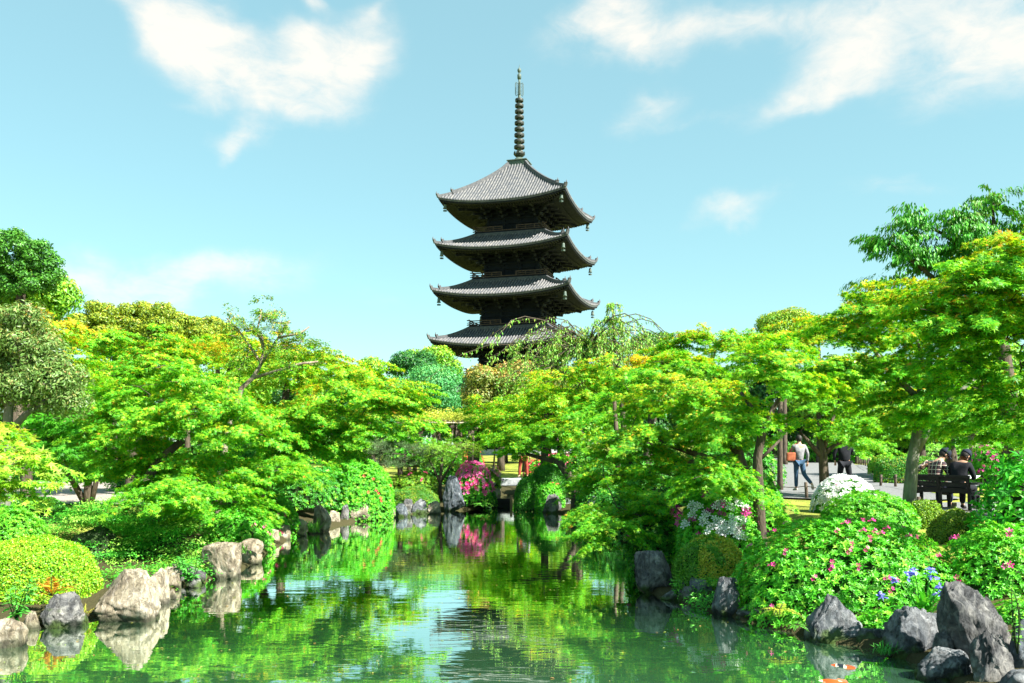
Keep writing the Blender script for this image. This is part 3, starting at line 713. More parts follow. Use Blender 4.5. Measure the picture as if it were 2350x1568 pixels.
def pads_in(ells, frac=1.0, low=-.35):
    """pad centres spread near the skin of the crown's lobes: (centre, outward, height 0..1)"""
    out = []
    for (c, r, n) in ells:
        pts = []
        for _ in range(n):
            best = None; bd = -1
            for _t in range(7):                                   # best-candidate spacing
                d = RG.normal(0, 1, 3); d /= np.linalg.norm(d)
                if d[2] < low: d[2] = -d[2] * RG.uniform(.2, 1)
                d /= np.linalg.norm(d); q = d * RG.uniform(.55, 1.0) ** .6
                dd = min([np.linalg.norm(q - p) for p in pts], default=9)
                if dd > bd: bd, best = dd, q
            pts.append(best)
        for q in pts:
            out.append((np.array(c) + q * np.array(r), q, (q[2] + 1) / 2))
    return out


def foliage(pads, K, s, name, ztop=None, zbot=None, twigs=None):
    Ps, Ns, Ts, Ss, Cs = [], [], [], [], []
    zz = [p[0][2] for p in pads]; z0, z1 = min(zz) if zbot is None else zbot, max(zz) + .01 if ztop is None else ztop
    larea = .42 * s * s if (K['t'] is T5 or K['t'] is T3) else (.27 if K['t'] is DI else .2) * s * s
    if K['t'] is ND: larea = .09 * s * s
    for (c, out, h) in pads:
        pr = K['_pr'] * RG.uniform(.7, 1.3)
        n = int(K['cov'] * math.pi * pr * pr * (2.0 if K.get('clump') else 1.0) / larea)
        n = max(12, min(n, 2600)); hrel = (c[2] - z0) / (z1 - z0)
        o2 = np.array([out[0], out[1], 0]); o2 /= max(np.linalg.norm(o2), .2)
        if K.get('tuft'):
            nt_ = max(10, n // 26); a = RG.uniform(0, 6.283, nt_); rr = np.sqrt(RG.uniform(0, 1, nt_)) * pr
            B = np.stack([c[0] + rr * np.cos(a), c[1] + rr * np.sin(a), c[2] - .35 * rr * rr / pr + RG.normal(0, K['_th'] * .6, nt_)], 1)
            P = np.repeat(B, 26, 0); d = RG.normal(0, 1, (len(P), 3)); d[:, 2] = np.abs(d[:, 2]) * 1.1 + .25; T = unit(d)
            Nn = unit(np.cross(T, RG.normal(0, 1, (len(P), 3)))); S = s * RG.uniform(.7, 1.1, len(P))
            C = pal(len(P), K['pal'], K['w'])
        elif K.get('clump'):
            d = RG.normal(0, 1, (n, 3)); d[:, 2] += .35; d = unit(d); sh = RG.uniform(.55, 1.05, n)[:, None]
            P = np.array(c) + d * sh * np.array([pr, pr, pr * .75]); Nn = unit(d + RG.normal(0, .45, (n, 3))); T = RG.normal(0, 1, (n, 3)) + np.array([0, 0, -.5])
            S = s * RG.uniform(.7, 1.25, n); C = pal(n, K['pal'], K['w'])
            up = np.clip(d[:, 2], 0, 1)
            tip = RG.uniform(0, 1, n) < K['tp'] * up * (.5 + hrel)
            C[tip] = pal(int(tip.sum()), K['tips'], K['tw'])
        else:
            # twigs fan out from the pad's centre, more of them outward; leaves sit along each twig
            nt_ = int(RG.integers(10, 16)); ao = math.atan2(o2[1], o2[0]); ta = np.where(RG.uniform(0, 1, nt_) < .6, ao + RG.normal(0, .95, nt_), RG.uniform(0, 6.283, nt_))
            tl = pr * RG.uniform(.45, 1.35, nt_) * (1 + .3 * np.cos(ta - ao)); tz = RG.normal(0, K['_th'] * 1.7, nt_); td = RG.uniform(.02, .30, nt_)
            w_ = tl / tl.sum(); k_ = RG.choice(nt_, n, p=w_); u = RG.uniform(.04, 1, n) ** .75; a = ta[k_]; L_ = tl[k_]
            lat = RG.normal(0, 1, n) * pr * .17 * (1.15 - u * .75)
            x = np.cos(a) * u * L_ - np.sin(a) * lat; y = np.sin(a) * u * L_ + np.cos(a) * lat
            tilt = .10 + .12 * RG.normal()
            z = tz[k_] + RG.normal(0, K['_th'] * .33, n) - td[k_] * (u ** 2) * L_ - tilt * (x * o2[0] + y * o2[1]) * (.5 if hrel > .4 else 1.3) - np.abs(lat) * .15
            P = np.array(c) + np.stack([x, y, z], 1)
            T = np.stack([np.cos(a), np.sin(a), -.35 * np.ones(n)], 1) + np.array([o2[0], o2[1], 0]) * .5 + RG.normal(0, .45, (n, 3))
            Nn = np.array([0, 0, 1]) + np.stack([x, y, 0 * x], 1) / pr * .22 + RG.normal(0, .42, (n, 3)) + np.array([o2[0], o2[1], 0]) * .25
            if K.get('droop'): T = T * .5 + np.array([0, 0, -1.0]); Nn = np.stack([np.cos(a), np.sin(a), .5 * np.ones(n)], 1) + RG.normal(0, .35, (n, 3))
            S = s * RG.uniform(.5, 1.35, n); C = pal(n, K['pal'], K['w'])
            C *= RG.uniform(.82, 1.1, nt_)[k_][:, None]
            tip = RG.uniform(0, 1, n) < K['tp'] * (.10 + 1.1 * max(hrel, 0) ** 1.4) * RG.uniform(.2, 1.5) * np.clip(1.1 + z / (K['_th'] * 2 + .01) * .5, .25, 1.5)
            C[tip] = pal(int(tip.sum()), K['tips'], K['tw'])
        Ps.append(P); Ns.append(Nn); Ts.append(T); Ss.append(S); Cs.append(C)
    P, Nn, T, S, C = map(np.concatenate, (Ps, Ns, Ts, Ss, Cs))
    V, Fc = leaf_geo(P, Nn, S, T, K['t'])
    return np_mesh(name, V, Fc, None, col=np.repeat(C, len(K['t'][1]), 0)), len(P)


NLEAF = 0


def tree(name, label, kind, trunk, ells, group=None, cat='tree', scale=1.0, dens=1.0, psz=1.0, twig=2, low=-.35, extra=(), base_z=None, over=None):
    """trunk: [(Vector, radius)...] from the foot up; ells: [(centre, radii, pads)]; extra: more trunk paths"""
    global NLEAF
    K = dict(KINDS[kind]); K.update(over or {}); s = K['s'] * scale
    K['_pr'] = K['pr'] * psz; K['_th'] = K['th'] * psz; K['cov'] = K['cov'] * dens
    pads = pads_in(ells, low=low)
    base = trunk[0][0].copy()
    root = empty(name, base); tag(root, label, cat, group)
    inv = -base
    # limbs: every pad is joined to the nearest point already reached, thick where many pads hang on it
    nodes = [(p.copy(), -1 if i == 0 else i - 1, r) for i, (p, r) in enumerate(trunk)]
    trunk_n = len(nodes)
    for ex in extra:
        st = min(range(trunk_n), key=lambda i: (nodes[i][0] - ex[0][0]).length)
        pr_ = st
        for p, r in ex[1:]: nodes.append((p.copy(), pr_, r)); pr_ = len(nodes) - 1
    fixed = len(nodes)
    start = max(1, trunk_n // 2) if trunk_n > 2 else 0
    order = sorted(pads, key=lambda q: min((nodes[i][0] - Vector(q[0])).length for i in range(start, fixed)))
    paths = []; load = {}
    for (c, out, h) in order:
        cv = Vector(c); best, bi = 1e9, start
        for i in range(start, len(nodes)):
            q = nodes[i][0]; d = (cv - q).length + (.6 * max(0, q.z - cv.z)) + (0 if i >= fixed else .15)
            if d < best: best, bi = d, i
        a = nodes[bi][0]; mid = curve(a, cv - Vector((0, 0, K['_th'])), -.06, 3, .07)
        pi = bi; ids = []
        for q in mid[1:]: nodes.append((q, pi, None)); pi = len(nodes) - 1; ids.append(pi)
        j = pi
        while j != -1: load[j] = load.get(j, 0) + 1; j = nodes[j][1]
    tr0 = trunk[-1][1]; tot = max(load.values()) if load else 1
    k0 = min(.030, .55 * tr0 / max(1, tot ** .45)) if tr0 > .01 else .01
    rad = lambda i: max(nodes[i][2], .0) if nodes[i][2] is not None else max(.006, k0 * .62 * load.get(i, 1) ** .5)
    b = MB()
    b.tube([p + inv for p, r in trunk], [r for p, r in trunk], 10)
    for ex in extra: b.tube([p + inv for p, r in ex], [r for p, r in ex], 8)
    kids = {}
    for i in range(fixed, len(nodes)): kids.setdefault(nodes[i][1], []).append(i)
    def walk(i0, first):
        pts, rr = [nodes[i0][0] + inv], [min(rad(i0), rad(first) * 1.2)]; j = first
        while True:
            pts.append(nodes[j][0] + inv); rr.append(rad(j)); ch = kids.get(j, [])
            if not ch: break
            ch = sorted(ch, key=lambda q: -load.get(q, 1)); 
            for q in ch[1:]: walk(j, q)
            j = ch[0]
        b.tube(pts, rr, 6 if max(rr) > .02 else 4, caps=False)
    for i in range(fixed):
        for q in kids.get(i, []): walk(i, q)
    for (c, out, h) in pads:                                       # fine twigs inside each pad
        for _ in range(twig):
            a = RG.uniform(0, 6.283); rr = K['_pr'] * RG.uniform(.5, .95)
            e = Vector(c) + Vector((math.cos(a) * rr, math.sin(a) * rr, -.1 * rr))
            b.tube([p + inv for p in curve(Vector(c) - Vector((0, 0, K['_th'])), e, -.05, 2, .05)], [.008 * scale ** .5, .006, .003], 4, caps=False)
    b.build('trunk', M[K['bark']], root)
    pl = [(np.array(c) + np.array(inv), o, h) for c, o, h in pads]
    me, nl = foliage(pl, K, s, 'crown'); NLEAF += nl
    link('crown', me, M[K['m']], root)
    return root


# ------------------------------------------------------------------ shrubs
def dome_pts(n, rx, ry, h, p=2.3, lump=.10, seed=0, under=.12, lumpf=2.6):
    d = RG.normal(0, 1, (n, 3)); d[:, 2] = np.where(d[:, 2] < -under * 1.5, -d[:, 2], d[:, 2]); d = unit(d)
    q = (np.abs(d[:, 0]) ** p + np.abs(d[:, 1]) ** p + np.abs(d[:, 2]) ** p) ** (-1 / p)
    off = Vector((seed * 7.1, seed * 3.7, seed * 1.9))
    lm = np.array([noise.noise(Vector(v) * lumpf + off) + .5 * noise.noise(Vector(v) * lumpf * 2.3 + off) for v in d])
    q = q * (1 + lump * lm)
    P = d * q[:, None] * np.array([rx, ry, h])
    Nn = np.sign(d) * np.abs(d) ** (p - 1) / np.array([rx, ry, h]); Nn = unit(Nn)
    return P, Nn, d


SHR = {
    'azalea': dict(t=OV, s=.052, style='rosette', per=6, den=1.0, pal=((.085, .45, .02), (.15, .56, .03), (.05, .32, .015)), w=(5, 4, 2), m='broad', tips=((.28, .60, .04),), tp=.14),
    'clip':   dict(t=DI, s=.032, style='shell', den=1.25, pal=((.18, .46, .01), (.28, .54, .015), (.10, .32, .01)), w=(4, 4, 2), m='clipped', tips=((.34, .52, .02), (.45, .40, .04)), tp=.15),
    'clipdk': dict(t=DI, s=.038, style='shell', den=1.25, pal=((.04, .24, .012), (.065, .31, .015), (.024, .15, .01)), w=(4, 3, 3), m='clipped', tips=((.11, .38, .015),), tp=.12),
    'two':    dict(t=DI, s=.034, style='shell', den=1.25, pal=((.10, .34, .012), (.16, .40, .02), (.06, .22, .01)), w=(4, 3, 3), m='clipped', tips=((.50, .50, .04), (.40, .46, .03)), tp=.0),
    'loose':  dict(t=OV, s=.052, style='layer', den=.55, pal=((.07, .40, .03), (.13, .50, .04), (.04, .28, .02)), w=(4, 3, 3), m='broad', tips=((.26, .52, .06),), tp=.22),
    'broadleaf': dict(t=OV, s=.14, style='rosette', per=5, den=.9, pal=((.04, .34, .02), (.07, .43, .03), (.03, .22, .02)), w=(4, 3, 2), m='broad', tips=((.14, .5, .04),), tp=.15),
}


def shrub(label, x0, x1, yt, yb, Y, kind, name='azalea_bush', cat='bush', dep=.9, p=2.3, lump=.10, group=None, dens=1.0, size=1.0, over=None, flowers=None, lumpf=2.6, zb=None, yellow=None):
    """x0..x1, yt..yb: extent in the photograph's pixels at distance Y (its centre)"""
    global NLEAF
    K = dict(SHR[kind]); K.update(over or {})
    c = W((x0 + x1) / 2, yb, Y); zt = W(0, yt, Y).z; rx = (x1 - x0) / 2 * Y / F; ry = rx * dep
    if zb is not None: c.z = zb
    h = zt - c.z; s = K['s'] * size; seed = RG.uniform(0, 50)
    root = empty(name, c); tag(root, label, cat, group)
    area = math.pi * (rx * ry + (rx + ry) * h * .8)
    dm = min(rx, ry, h)
    if K['style'] == 'rosette':
        nr = int(area * dens * K['den'] * 1.0 / (s * s * .55)); nr = min(nr, 9000)
        P, Nn, d = dome_pts(nr, rx, ry, h, p, lump, seed, lumpf=lumpf); sh = 1 - RG.uniform(0, 1, nr) ** 1.8 * min(.22, .28 / dm); P = P * sh[:, None]
        per = K['per']; ax = unit(Nn + np.array([0, 0, .55]) + RG.normal(0, .28, (nr, 3)))
        a0 = RG.uniform(0, 6.283, nr); rf = unit(np.cross(ax, RG.normal(0, 1, (nr, 3)))); r2 = np.cross(ax, rf)
        PP, NN, TT = [], [], []
        for k in range(per):
            a = a0 + k * 6.283 / per + RG.normal(0, .2, nr); rad_ = np.cos(a)[:, None] * rf + np.sin(a)[:, None] * r2
            el = RG.uniform(.15, .75, nr)[:, None]
            PP.append(P); TT.append(rad_ * np.cos(el) + ax * np.sin(el)); NN.append(ax * np.cos(el) - rad_ * np.sin(el))
        P, NN, TT = np.concatenate(PP), np.concatenate(NN), np.concatenate(TT); n = len(P)
        C = np.tile(pal(nr, K['pal'], K['w']), (per, 1)) * RG.uniform(.85, 1.15, (n, 1))
        tp = np.tile(RG.uniform(0, 1, nr) < K['tp'], per); C[tp] = pal(int(tp.sum()), K['tips'], K['tw'] if 'tw' in K else [1] * len(K['tips']))
        S = s * RG.uniform(.75, 1.25, n)
    elif K['style'] == 'shell':
        n = int(area * dens * K['den'] * 2.2 / (s * s * .3)); n = min(n, 60000)
        P, NN, d = dome_pts(n, rx, ry, h, p, lump, seed, lumpf=lumpf); P = P * (1 - RG.uniform(0, 1, n) ** 1.6 * min(.10, .09 / dm))[:, None]
        TT = NN * .8 + RG.normal(0, .7, (n, 3)) + np.array([0, 0, .25]); NN = NN + RG.normal(0, .7, (n, 3)); C = pal(n, K['pal'], K['w'])
        pt = np.array([noise.noise(Vector(v) * 3.2 + Vector((seed, 1, 2))) for v in d])
        tp = RG.uniform(0, 1, n) < K['tp'] * (1 + 2.5 * pt); C[tp] = pal(int(tp.sum()), K['tips'], [1] * len(K['tips'])); S = s * RG.uniform(.7, 1.3, n)
        if yellow is not None:
            nn = (d[:, 0] + 1.5 * pt + RG.normal(0, .12, n) > yellow + .12) & (RG.uniform(0, 1, n) < np.clip(d[:, 2] * 2.2, 0, .85))
            pass
            C[nn] = pal(int(nn.sum()), K['tips'], [1] * len(K['tips']))
    else:                                                         # twiggy layers, open between
        nt_ = int(area * 16 * dens); P0, N0, d0 = dome_pts(nt_, rx, ry, h, p, lump * 1.6, seed, lumpf=lumpf); P0 = P0 * (1 - RG.uniform(0, .30, nt_) ** 1.3)[:, None]
        per = max(6, int(area * K['den'] * 2.6 / (s * s * .2) / nt_)); P = np.repeat(P0, per, 0); N1 = np.repeat(N0, per, 0); n = len(P)
        P = P + RG.normal(0, 1, (n, 3)) * np.array([.16, .16, .035]); TT = N1 + RG.normal(0, .7, (n, 3)); TT[:, 2] *= .4
        NN = np.array([0, 0, 1]) + N1 * .5 + RG.normal(0, .4, (n, 3)); C = pal(n, K['pal'], K['w']) * np.repeat(RG.uniform(.8, 1.15, (nt_, 1)), per, 0)
        tp = np.repeat(RG.uniform(0, 1, nt_) < K['tp'], per); C[tp] = pal(int(tp.sum()), K['tips'], [1] * len(K['tips'])); S = s * RG.uniform(.7, 1.3, n)
    NLEAF += n
    V, Fc = leaf_geo(P, NN, S, TT, K['t'])
    # the twig mass inside, a lumpy solid that closes the view through the leaves
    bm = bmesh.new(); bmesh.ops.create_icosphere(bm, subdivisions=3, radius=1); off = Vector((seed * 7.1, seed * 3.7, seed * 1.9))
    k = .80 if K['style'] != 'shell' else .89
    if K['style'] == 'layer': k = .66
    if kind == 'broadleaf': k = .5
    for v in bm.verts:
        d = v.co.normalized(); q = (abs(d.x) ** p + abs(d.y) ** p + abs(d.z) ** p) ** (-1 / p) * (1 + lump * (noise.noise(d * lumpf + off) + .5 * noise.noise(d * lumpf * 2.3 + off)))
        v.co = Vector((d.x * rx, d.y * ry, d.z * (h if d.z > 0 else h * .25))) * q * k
    me = bpy.data.meshes.new('twig_core'); bm.to_mesh(me); bm.free(); link('twig_core', me, M['twigs'], root)
    link('leaves', np_mesh('leaves', V, Fc, None, col=np.repeat(C, len(K['t'][1]), 0)), M[K['m']], root)
    root['_d'] = 0; del root['_d']
    info = dict(c=c, rx=rx, ry=ry, h=h, p=p, lump=lump, off=off, lumpf=lumpf, root=root)
    if flowers: add_flowers(info, **flowers)
    return info


_BLOOM = {}


def bloom_mesh(key, cols, nb, s, tm=None):
    """a small cluster of nb open blooms"""
    tm = tm or BL
    aa = RG.uniform(0, 6.283) + np.arange(nb) * 6.283 / nb; P = np.stack([np.cos(aa), np.sin(aa), .15 + 0 * aa], 1) * s * .72
    if nb == 1: P *= 0
    Nn = np.array([0, 0, 1.0]) + P / s * .55 + RG.normal(0, .22, (nb, 3)); C = pal(nb, cols, [1] * len(cols)); V, Fc = leaf_geo(P, Nn, s * RG.uniform(.8, 1.15, nb), RG.normal(0, 1, (nb, 3)), tm)
    return np_mesh(key, V, Fc, None, col=np.repeat(C, len(tm[1]), 0))


def on_dome(I, d):
    p = I['p']; q = (abs(d.x) ** p + abs(d.y) ** p + abs(d.z) ** p) ** (-1 / p) * (1 + I['lump'] * (noise.noise(d * I['lumpf'] + I['off']) + .5 * noise.noise(d * I['lumpf'] * 2.3 + I['off'])))
    P = Vector((d.x * I['rx'], d.y * I['ry'], d.z * I['h'])) * q
    n = Vector((math.copysign(abs(d.x) ** (p - 1), d.x) / I['rx'], math.copysign(abs(d.y) ** (p - 1), d.y) / I['ry'], math.copysign(abs(d.z) ** (p - 1), d.z) / I['h'])).normalized()
    return P, n


PINK = ((.74, .03, .30), (.84, .09, .42), (.62, .02, .22)); HOT = ((.78, .03, .22), (.85, .10, .36)); MAG = ((.52, .012, .28), (.68, .03, .36)); WHITE = ((.82, .84, .80), (.86, .88, .86)); CORAL = ((.72, .06, .06), (.80, .12, .10)); LILAC = ((.62, .30, .62), (.70, .42, .66)); PALEP = ((.85, .35, .42), (.80, .25, .38))


def add_flowers(I, at=(), n=0, cols=PINK, s=.035, nb=2, mass=0, masscols=None, zmin=.0, label=None, mixed=None):
    """blooms: single 'flower' children where one can count them, one 'blossoms' child for a dense mass"""
    root = I['root']; ms = [bloom_mesh('flower', cols, nb, s) for _ in range(3)]
    sites = []
    c = I['c']
    for (px, py) in at:                                            # blooms seen at these spots of the bush's near face
        best = None; bd = 1e9
        for _ in range(900):
            d = Vector(RG.normal(0, 1, 3)).normalized()
            if d.z < -.1 or d.y > .35: continue
            P, nn = on_dome(I, d); Wd = P + c; e = (HX + F * Wd.x / Wd.y - px) ** 2 + (HY - F * (Wd.z - CZ) / Wd.y - py) ** 2
            if e < bd: bd, best = e, (P, nn)
        sites.append(best)
    for _ in range(n):
        d = Vector(RG.normal(0, 1, 3)).normalized(); d.z = abs(d.z); d.y = -abs(d.y) if RG.uniform() < .75 else d.y
        if d.z < zmin: d.z = zmin + .1
        sites.append(on_dome(I, d.normalized()))
    for i, (P, nn) in enumerate(sites):
        o = bpy.data.objects.new('flower_cluster', ms[i % 3]); COL.objects.link(o); o.parent = root
        if not ms[i % 3].materials: ms[i % 3].materials.append(M['petal'])
        o.location = P + nn * s * .9; q = (nn + Vector((-.1, -.55, .25))).to_track_quat('Z', 'Y'); o.rotation_mode = 'QUATERNION'; o.rotation_quaternion = q
    if mass:
        D = RG.normal(0, 1, (mass, 3)); D[:, 2] = np.abs(D[:, 2]) + zmin; PP, NN = [], []
        for d in D:
            P, nn = on_dome(I, Vector(d).normalized()); PP.append(P + nn * s * .8); NN.append(nn + Vector(RG.normal(0, .35, 3)))
        mc = masscols or cols; C = pal(mass, mc, [1] * len(mc))
        V, Fc = leaf_geo(np.array(PP), np.array(NN), s * RG.uniform(.8, 1.2, mass), RG.normal(0, 1, (mass, 3)), BL)
        o = link('blossoms', np_mesh('blossoms', V, Fc, None, col=np.repeat(C, len(BL[1]), 0)), M['petal'], root); o['kind'] = 'stuff'


# ------------------------------------------------------------------ rocks
def rock(label, x0, x1, yt, yb, mat, Y=None, zb=0.0, dep=.8, taper=.6, lean=0., cuts=9, seed=0, sub=4, group='rocks lining the pond', flat=0., rough=.07, sink=.3, name='rock', bx=3.6):
    if Y is None: Y = depth_at(yb, zb)
    rs = np.random.default_rng(seed + 100); w = (x1 - x0) / 2 * Y / F; Yc = Y + w * dep * .8
    c = W((x0 + x1) / 2, yb, Y); c.y = Yc; c.x = c.x * Yc / Y * .5 + c.x * .5; c.z = zb; h = W(0, yt, Yc).z - zb
    bm = bmesh.new(); bmesh.ops.create_icosphere(bm, subdivisions=sub, radius=1); off = Vector(rs.uniform(-50, 50, 3))
    pl = []
    for _ in range(cuts):
        n = Vector(rs.normal(0, 1, 3)); n.normalize(); pl.append((n, rs.uniform(.60, .88)))
    for v in bm.verts:
        d = v.co.normalized(); q = d * (abs(d.x) ** bx + abs(d.y) ** bx + abs(d.z) ** bx) ** (-1 / bx)
        for n, k in pl:
            t = q.dot(n) - k
            if t > 0: q = q - n * t * .88
        cr = noise.noise(d * 1.9 + off * 1.7); cr2 = noise.noise(d * 4.1 - off)
        q = q * (1 - .10 * math.exp(-(cr / .055) ** 2) - .045 * math.exp(-(cr2 / .06) ** 2) + rough * 1.6 * noise.noise(d * 1.7 + off) + rough * noise.fractal(d * 3.5 + off, .9, 2.1, 4) + rough * .4 * abs(noise.noise(d * 9 + off)))
        v.co = q
    lo = Vector((min(v.co[i] for v in bm.verts) for i in range(3))); hi = Vector((max(v.co[i] for v in bm.verts) for i in range(3)))
    for v in bm.verts:
        u = [(v.co[i] - lo[i]) / (hi[i] - lo[i]) for i in range(3)]
        z = u[2] ** (1 - .35 * flat); k = 1 + (.42 * taper - .42) * z ** 1.3
        v.co = Vector(((u[0] * 2 - 1) * w * k + lean * w * z ** 1.3, (u[1] * 2 - 1) * w * dep * k, -sink * h + z * h * (1 + sink)))
    bm.normal_update(); me = bpy.data.meshes.new(name); bm.to_mesh(me); bm.free()
    me.polygons.foreach_set('use_smooth', np.ones(len(me.polygons), bool))
    o = link(name, me, M[mat]); o.location = c
    return tag(o, label, 'rock', group)


# ------------------------------------------------------------------ ferns, irises, weeds, grass
def blades_geo(base, dirs, L, w, droop, n=6, fold=.0):
    """arching strap leaves; returns verts and quads"""
    V, Q = [], []
    for b, d, l, ww, dr in zip(base, dirs, L, w, droop):
        d = Vector(d).normalized(); s = d.cross(Vector((0, 0, 1)))
        s = s.normalized() if s.length > .05 else Vector((1, 0, 0)); k0 = len(V); p = Vector(b)
        for i in range(n + 1):
            t = i / n; q = p + d * l * t + Vector((0, 0, -dr * l * t * t)); k = ww * (1 - t ** 2.2) * (.5 + .9 * min(1, t * 3)) + .0006
            V += [q - s * k / 2, q + s * k / 2]
        Q += [(k0 + 2 * i, k0 + 2 * i + 1, k0 + 2 * i + 3, k0 + 2 * i + 2) for i in range(n)]
    return V, Q


def fern(label, loc, nf, L, cols, up=.9, name='fern', side=None, group=None, cat='fern', face=(0, -.3, 0)):
    Ps, Ns, Ts, Ss, Cs, b = [], [], [], [], [], MB()
    for i in range(nf):
        a = i * 6.283 / nf + RG.normal(0, .25); d = Vector((math.cos(a) + face[0], math.sin(a) * .7 + face[1], up * RG.uniform(.7, 1.3))).normalized(); l = L * RG.uniform(.7, 1.1)
        if side is not None: d = Vector((side[i][0], side[i][1], side[i][2])).normalized(); l = L * side[i][3]
        pts = [d * l * t + Vector((0, 0, -.45 * l * t * t)) for t in np.linspace(0, 1, 22)]; b.tube(pts[::3] + [pts[-1]], [.005] * 8 + [.002], 4)
        for j in range(3, 22):
            t = j / 21; tan = (pts[j] - pts[j - 1]).normalized(); sd_ = tan.cross(Vector((0, 0, 1))); sd_.normalize(); nn = sd_.cross(tan)
            for sg in (-1, 1):
                Ps.append(pts[j]); Ts.append(sd_ * sg + tan * .35 + Vector((0, 0, -.12))); Ns.append(nn + Vector(RG.normal(0, .15, 3))); Ss.append(l * .27 * (1 - t) ** .7 * min(1, .35 + t * 2.2) + .006); Cs.append(cols[RG.integers(len(cols))])
    V, Fc = leaf_geo(np.array(Ps), np.array(Ns), np.array(Ss), np.array(Ts), LN)
    root = empty(name, loc); tag(root, label, cat, group)
    b.build('stalks', M['twigs'], root); link('fronds', np_mesh('fronds', V, Fc, None, col=np.repeat(np.array(Cs) * RG.uniform(.8, 1.2, (len(Cs), 1)), 2, 0)), M['broad'], root)
    return root


def weed(label, loc, ns, h, leaf, cols, name='weed', cat='plant', spread=.12, lean=(0, 0, 0), tm=OV, group=None):
    Ps, Ns, Ts, Ss, Cs, b = [], [], [], [], [], MB()
    for i in range(ns):
        a = RG.uniform(0, 6.283); e = Vector((math.cos(a) * spread, math.sin(a) * spread * .7, h * RG.uniform(.6, 1.1))) + Vector(lean) * RG.uniform(.6, 1.3); pts = curve((0, 0, 0), e, -.1, 6, .05); b.tube(pts, [.007, .006, .006, .005, .004, .003, .002], 4)
        for j in range(1, 7):
            for q in range(4):
                aa = RG.uniform(0, 6.283); Ps.append(pts[j]); Ts.append((math.cos(aa), math.sin(aa), RG.uniform(-.2, .5))); Ns.append((RG.normal(0, .35), RG.normal(0, .35), 1)); Ss.append(leaf * RG.uniform(.6, 1.15) * (1.1 - .07 * j)); Cs.append(cols[RG.integers(len(cols))])
    V, Fc = leaf_geo(np.array(Ps), np.array(Ns), np.array(Ss), np.array(Ts, float), tm); root = empty(name, loc); tag(root, label, cat, group)
    b.build('stems', M['twigs'], root); link('leaves', np_mesh('leaves', V, Fc, None, col=np.repeat(np.array(Cs) * RG.uniform(.8, 1.2, (len(Cs), 1)), len(tm[1]), 0)), M['broad'], root)
    return root


def grass_tuft(label, loc, n, L, cols, w=.008, spread=.12, droop=.5, name='grass_tuft', group=None, up=.9):
    ba = [(RG.normal(0, spread * .4), RG.normal(0, spread * .3), 0) for _ in range(n)]
    di = [(RG.normal(0, .5), RG.normal(0, .5) - .15, up) for _ in range(n)]
    V, Q = blades_geo(ba, di, L * RG.uniform(.6, 1.1, n), [w] * n, droop * RG.uniform(.5, 1.3, n), 5)
    C = np.repeat(np.array(cols)[RG.integers(0, len(cols), n)] * RG.uniform(.8, 1.2, (n, 1)), 5, 0)
    me = np_mesh(name, V, Q, None, col=C); o = link(name, me, M['broad']); o.location = loc
    return tag(o, label, 'grass', group)
# ------------------------------------------------------------------ the trees
def TP(Y, *pts, foot=True):
    """trunk through photograph points (px, py, width in px[, extra depth]) at distance Y, its foot on the ground"""
    out = []
    for i, q in enumerate(pts):
        y = Y + (q[3] if len(q) > 3 else 0); p = W(q[0], q[1], y); out.append((p, q[2] * y / F / 2 * (.45 if Y > 44 else 1)))
    if foot:
        p, r = out[0]; g = gz(p.x, p.y) - .08
        if p.z > g + .15: out.insert(0, (Vector((p.x, p.y, g)), r * 1.25))
        else: out[0] = (Vector((p.x, p.y, g)), r * 1.2)
    return out


def EL(Y, kind, *es, psz=1.0, mul=1.0):
    """crown lobes (px, py, half width, half height[, extra depth]) -> metres, with a pad count that covers the skin"""
    out = []; pr = KINDS[kind]['pr'] * psz
    for q in es:
        y = Y + (q[4] if len(q) > 4 else 0); k = y / F; r = (q[2] * k, q[2] * k * .8, q[3] * k)
        r = tuple(max(.12, v - .55 * pr * (1 if i < 2 else .30)) for i, v in enumerate(r))
        a = 4 * math.pi * (((r[0] * r[1]) ** 1.6 + (r[0] * r[2]) ** 1.6 + (r[1] * r[2]) ** 1.6) / 3) ** (1 / 1.6)
        out.append((W(q[0], q[1], y), r, max(2, int(mul * a / (math.pi * pr * pr) * 1.15 + 1))))
    return out


G1 = 'maple trees around the pond'; G2 = 'trees behind the garden'
def MT(label, kind, Y, trunk, es, group=G1, name='maple_tree', cat='maple', psz=1.0, mul=1.0, extra=(), **kw):
    return tree(name, label, kind, TP(Y, *trunk), EL(Y, kind, *es, psz=psz, mul=mul), group, cat, psz=psz, extra=[TP(Y, *e, foot=False) for e in extra], **kw)


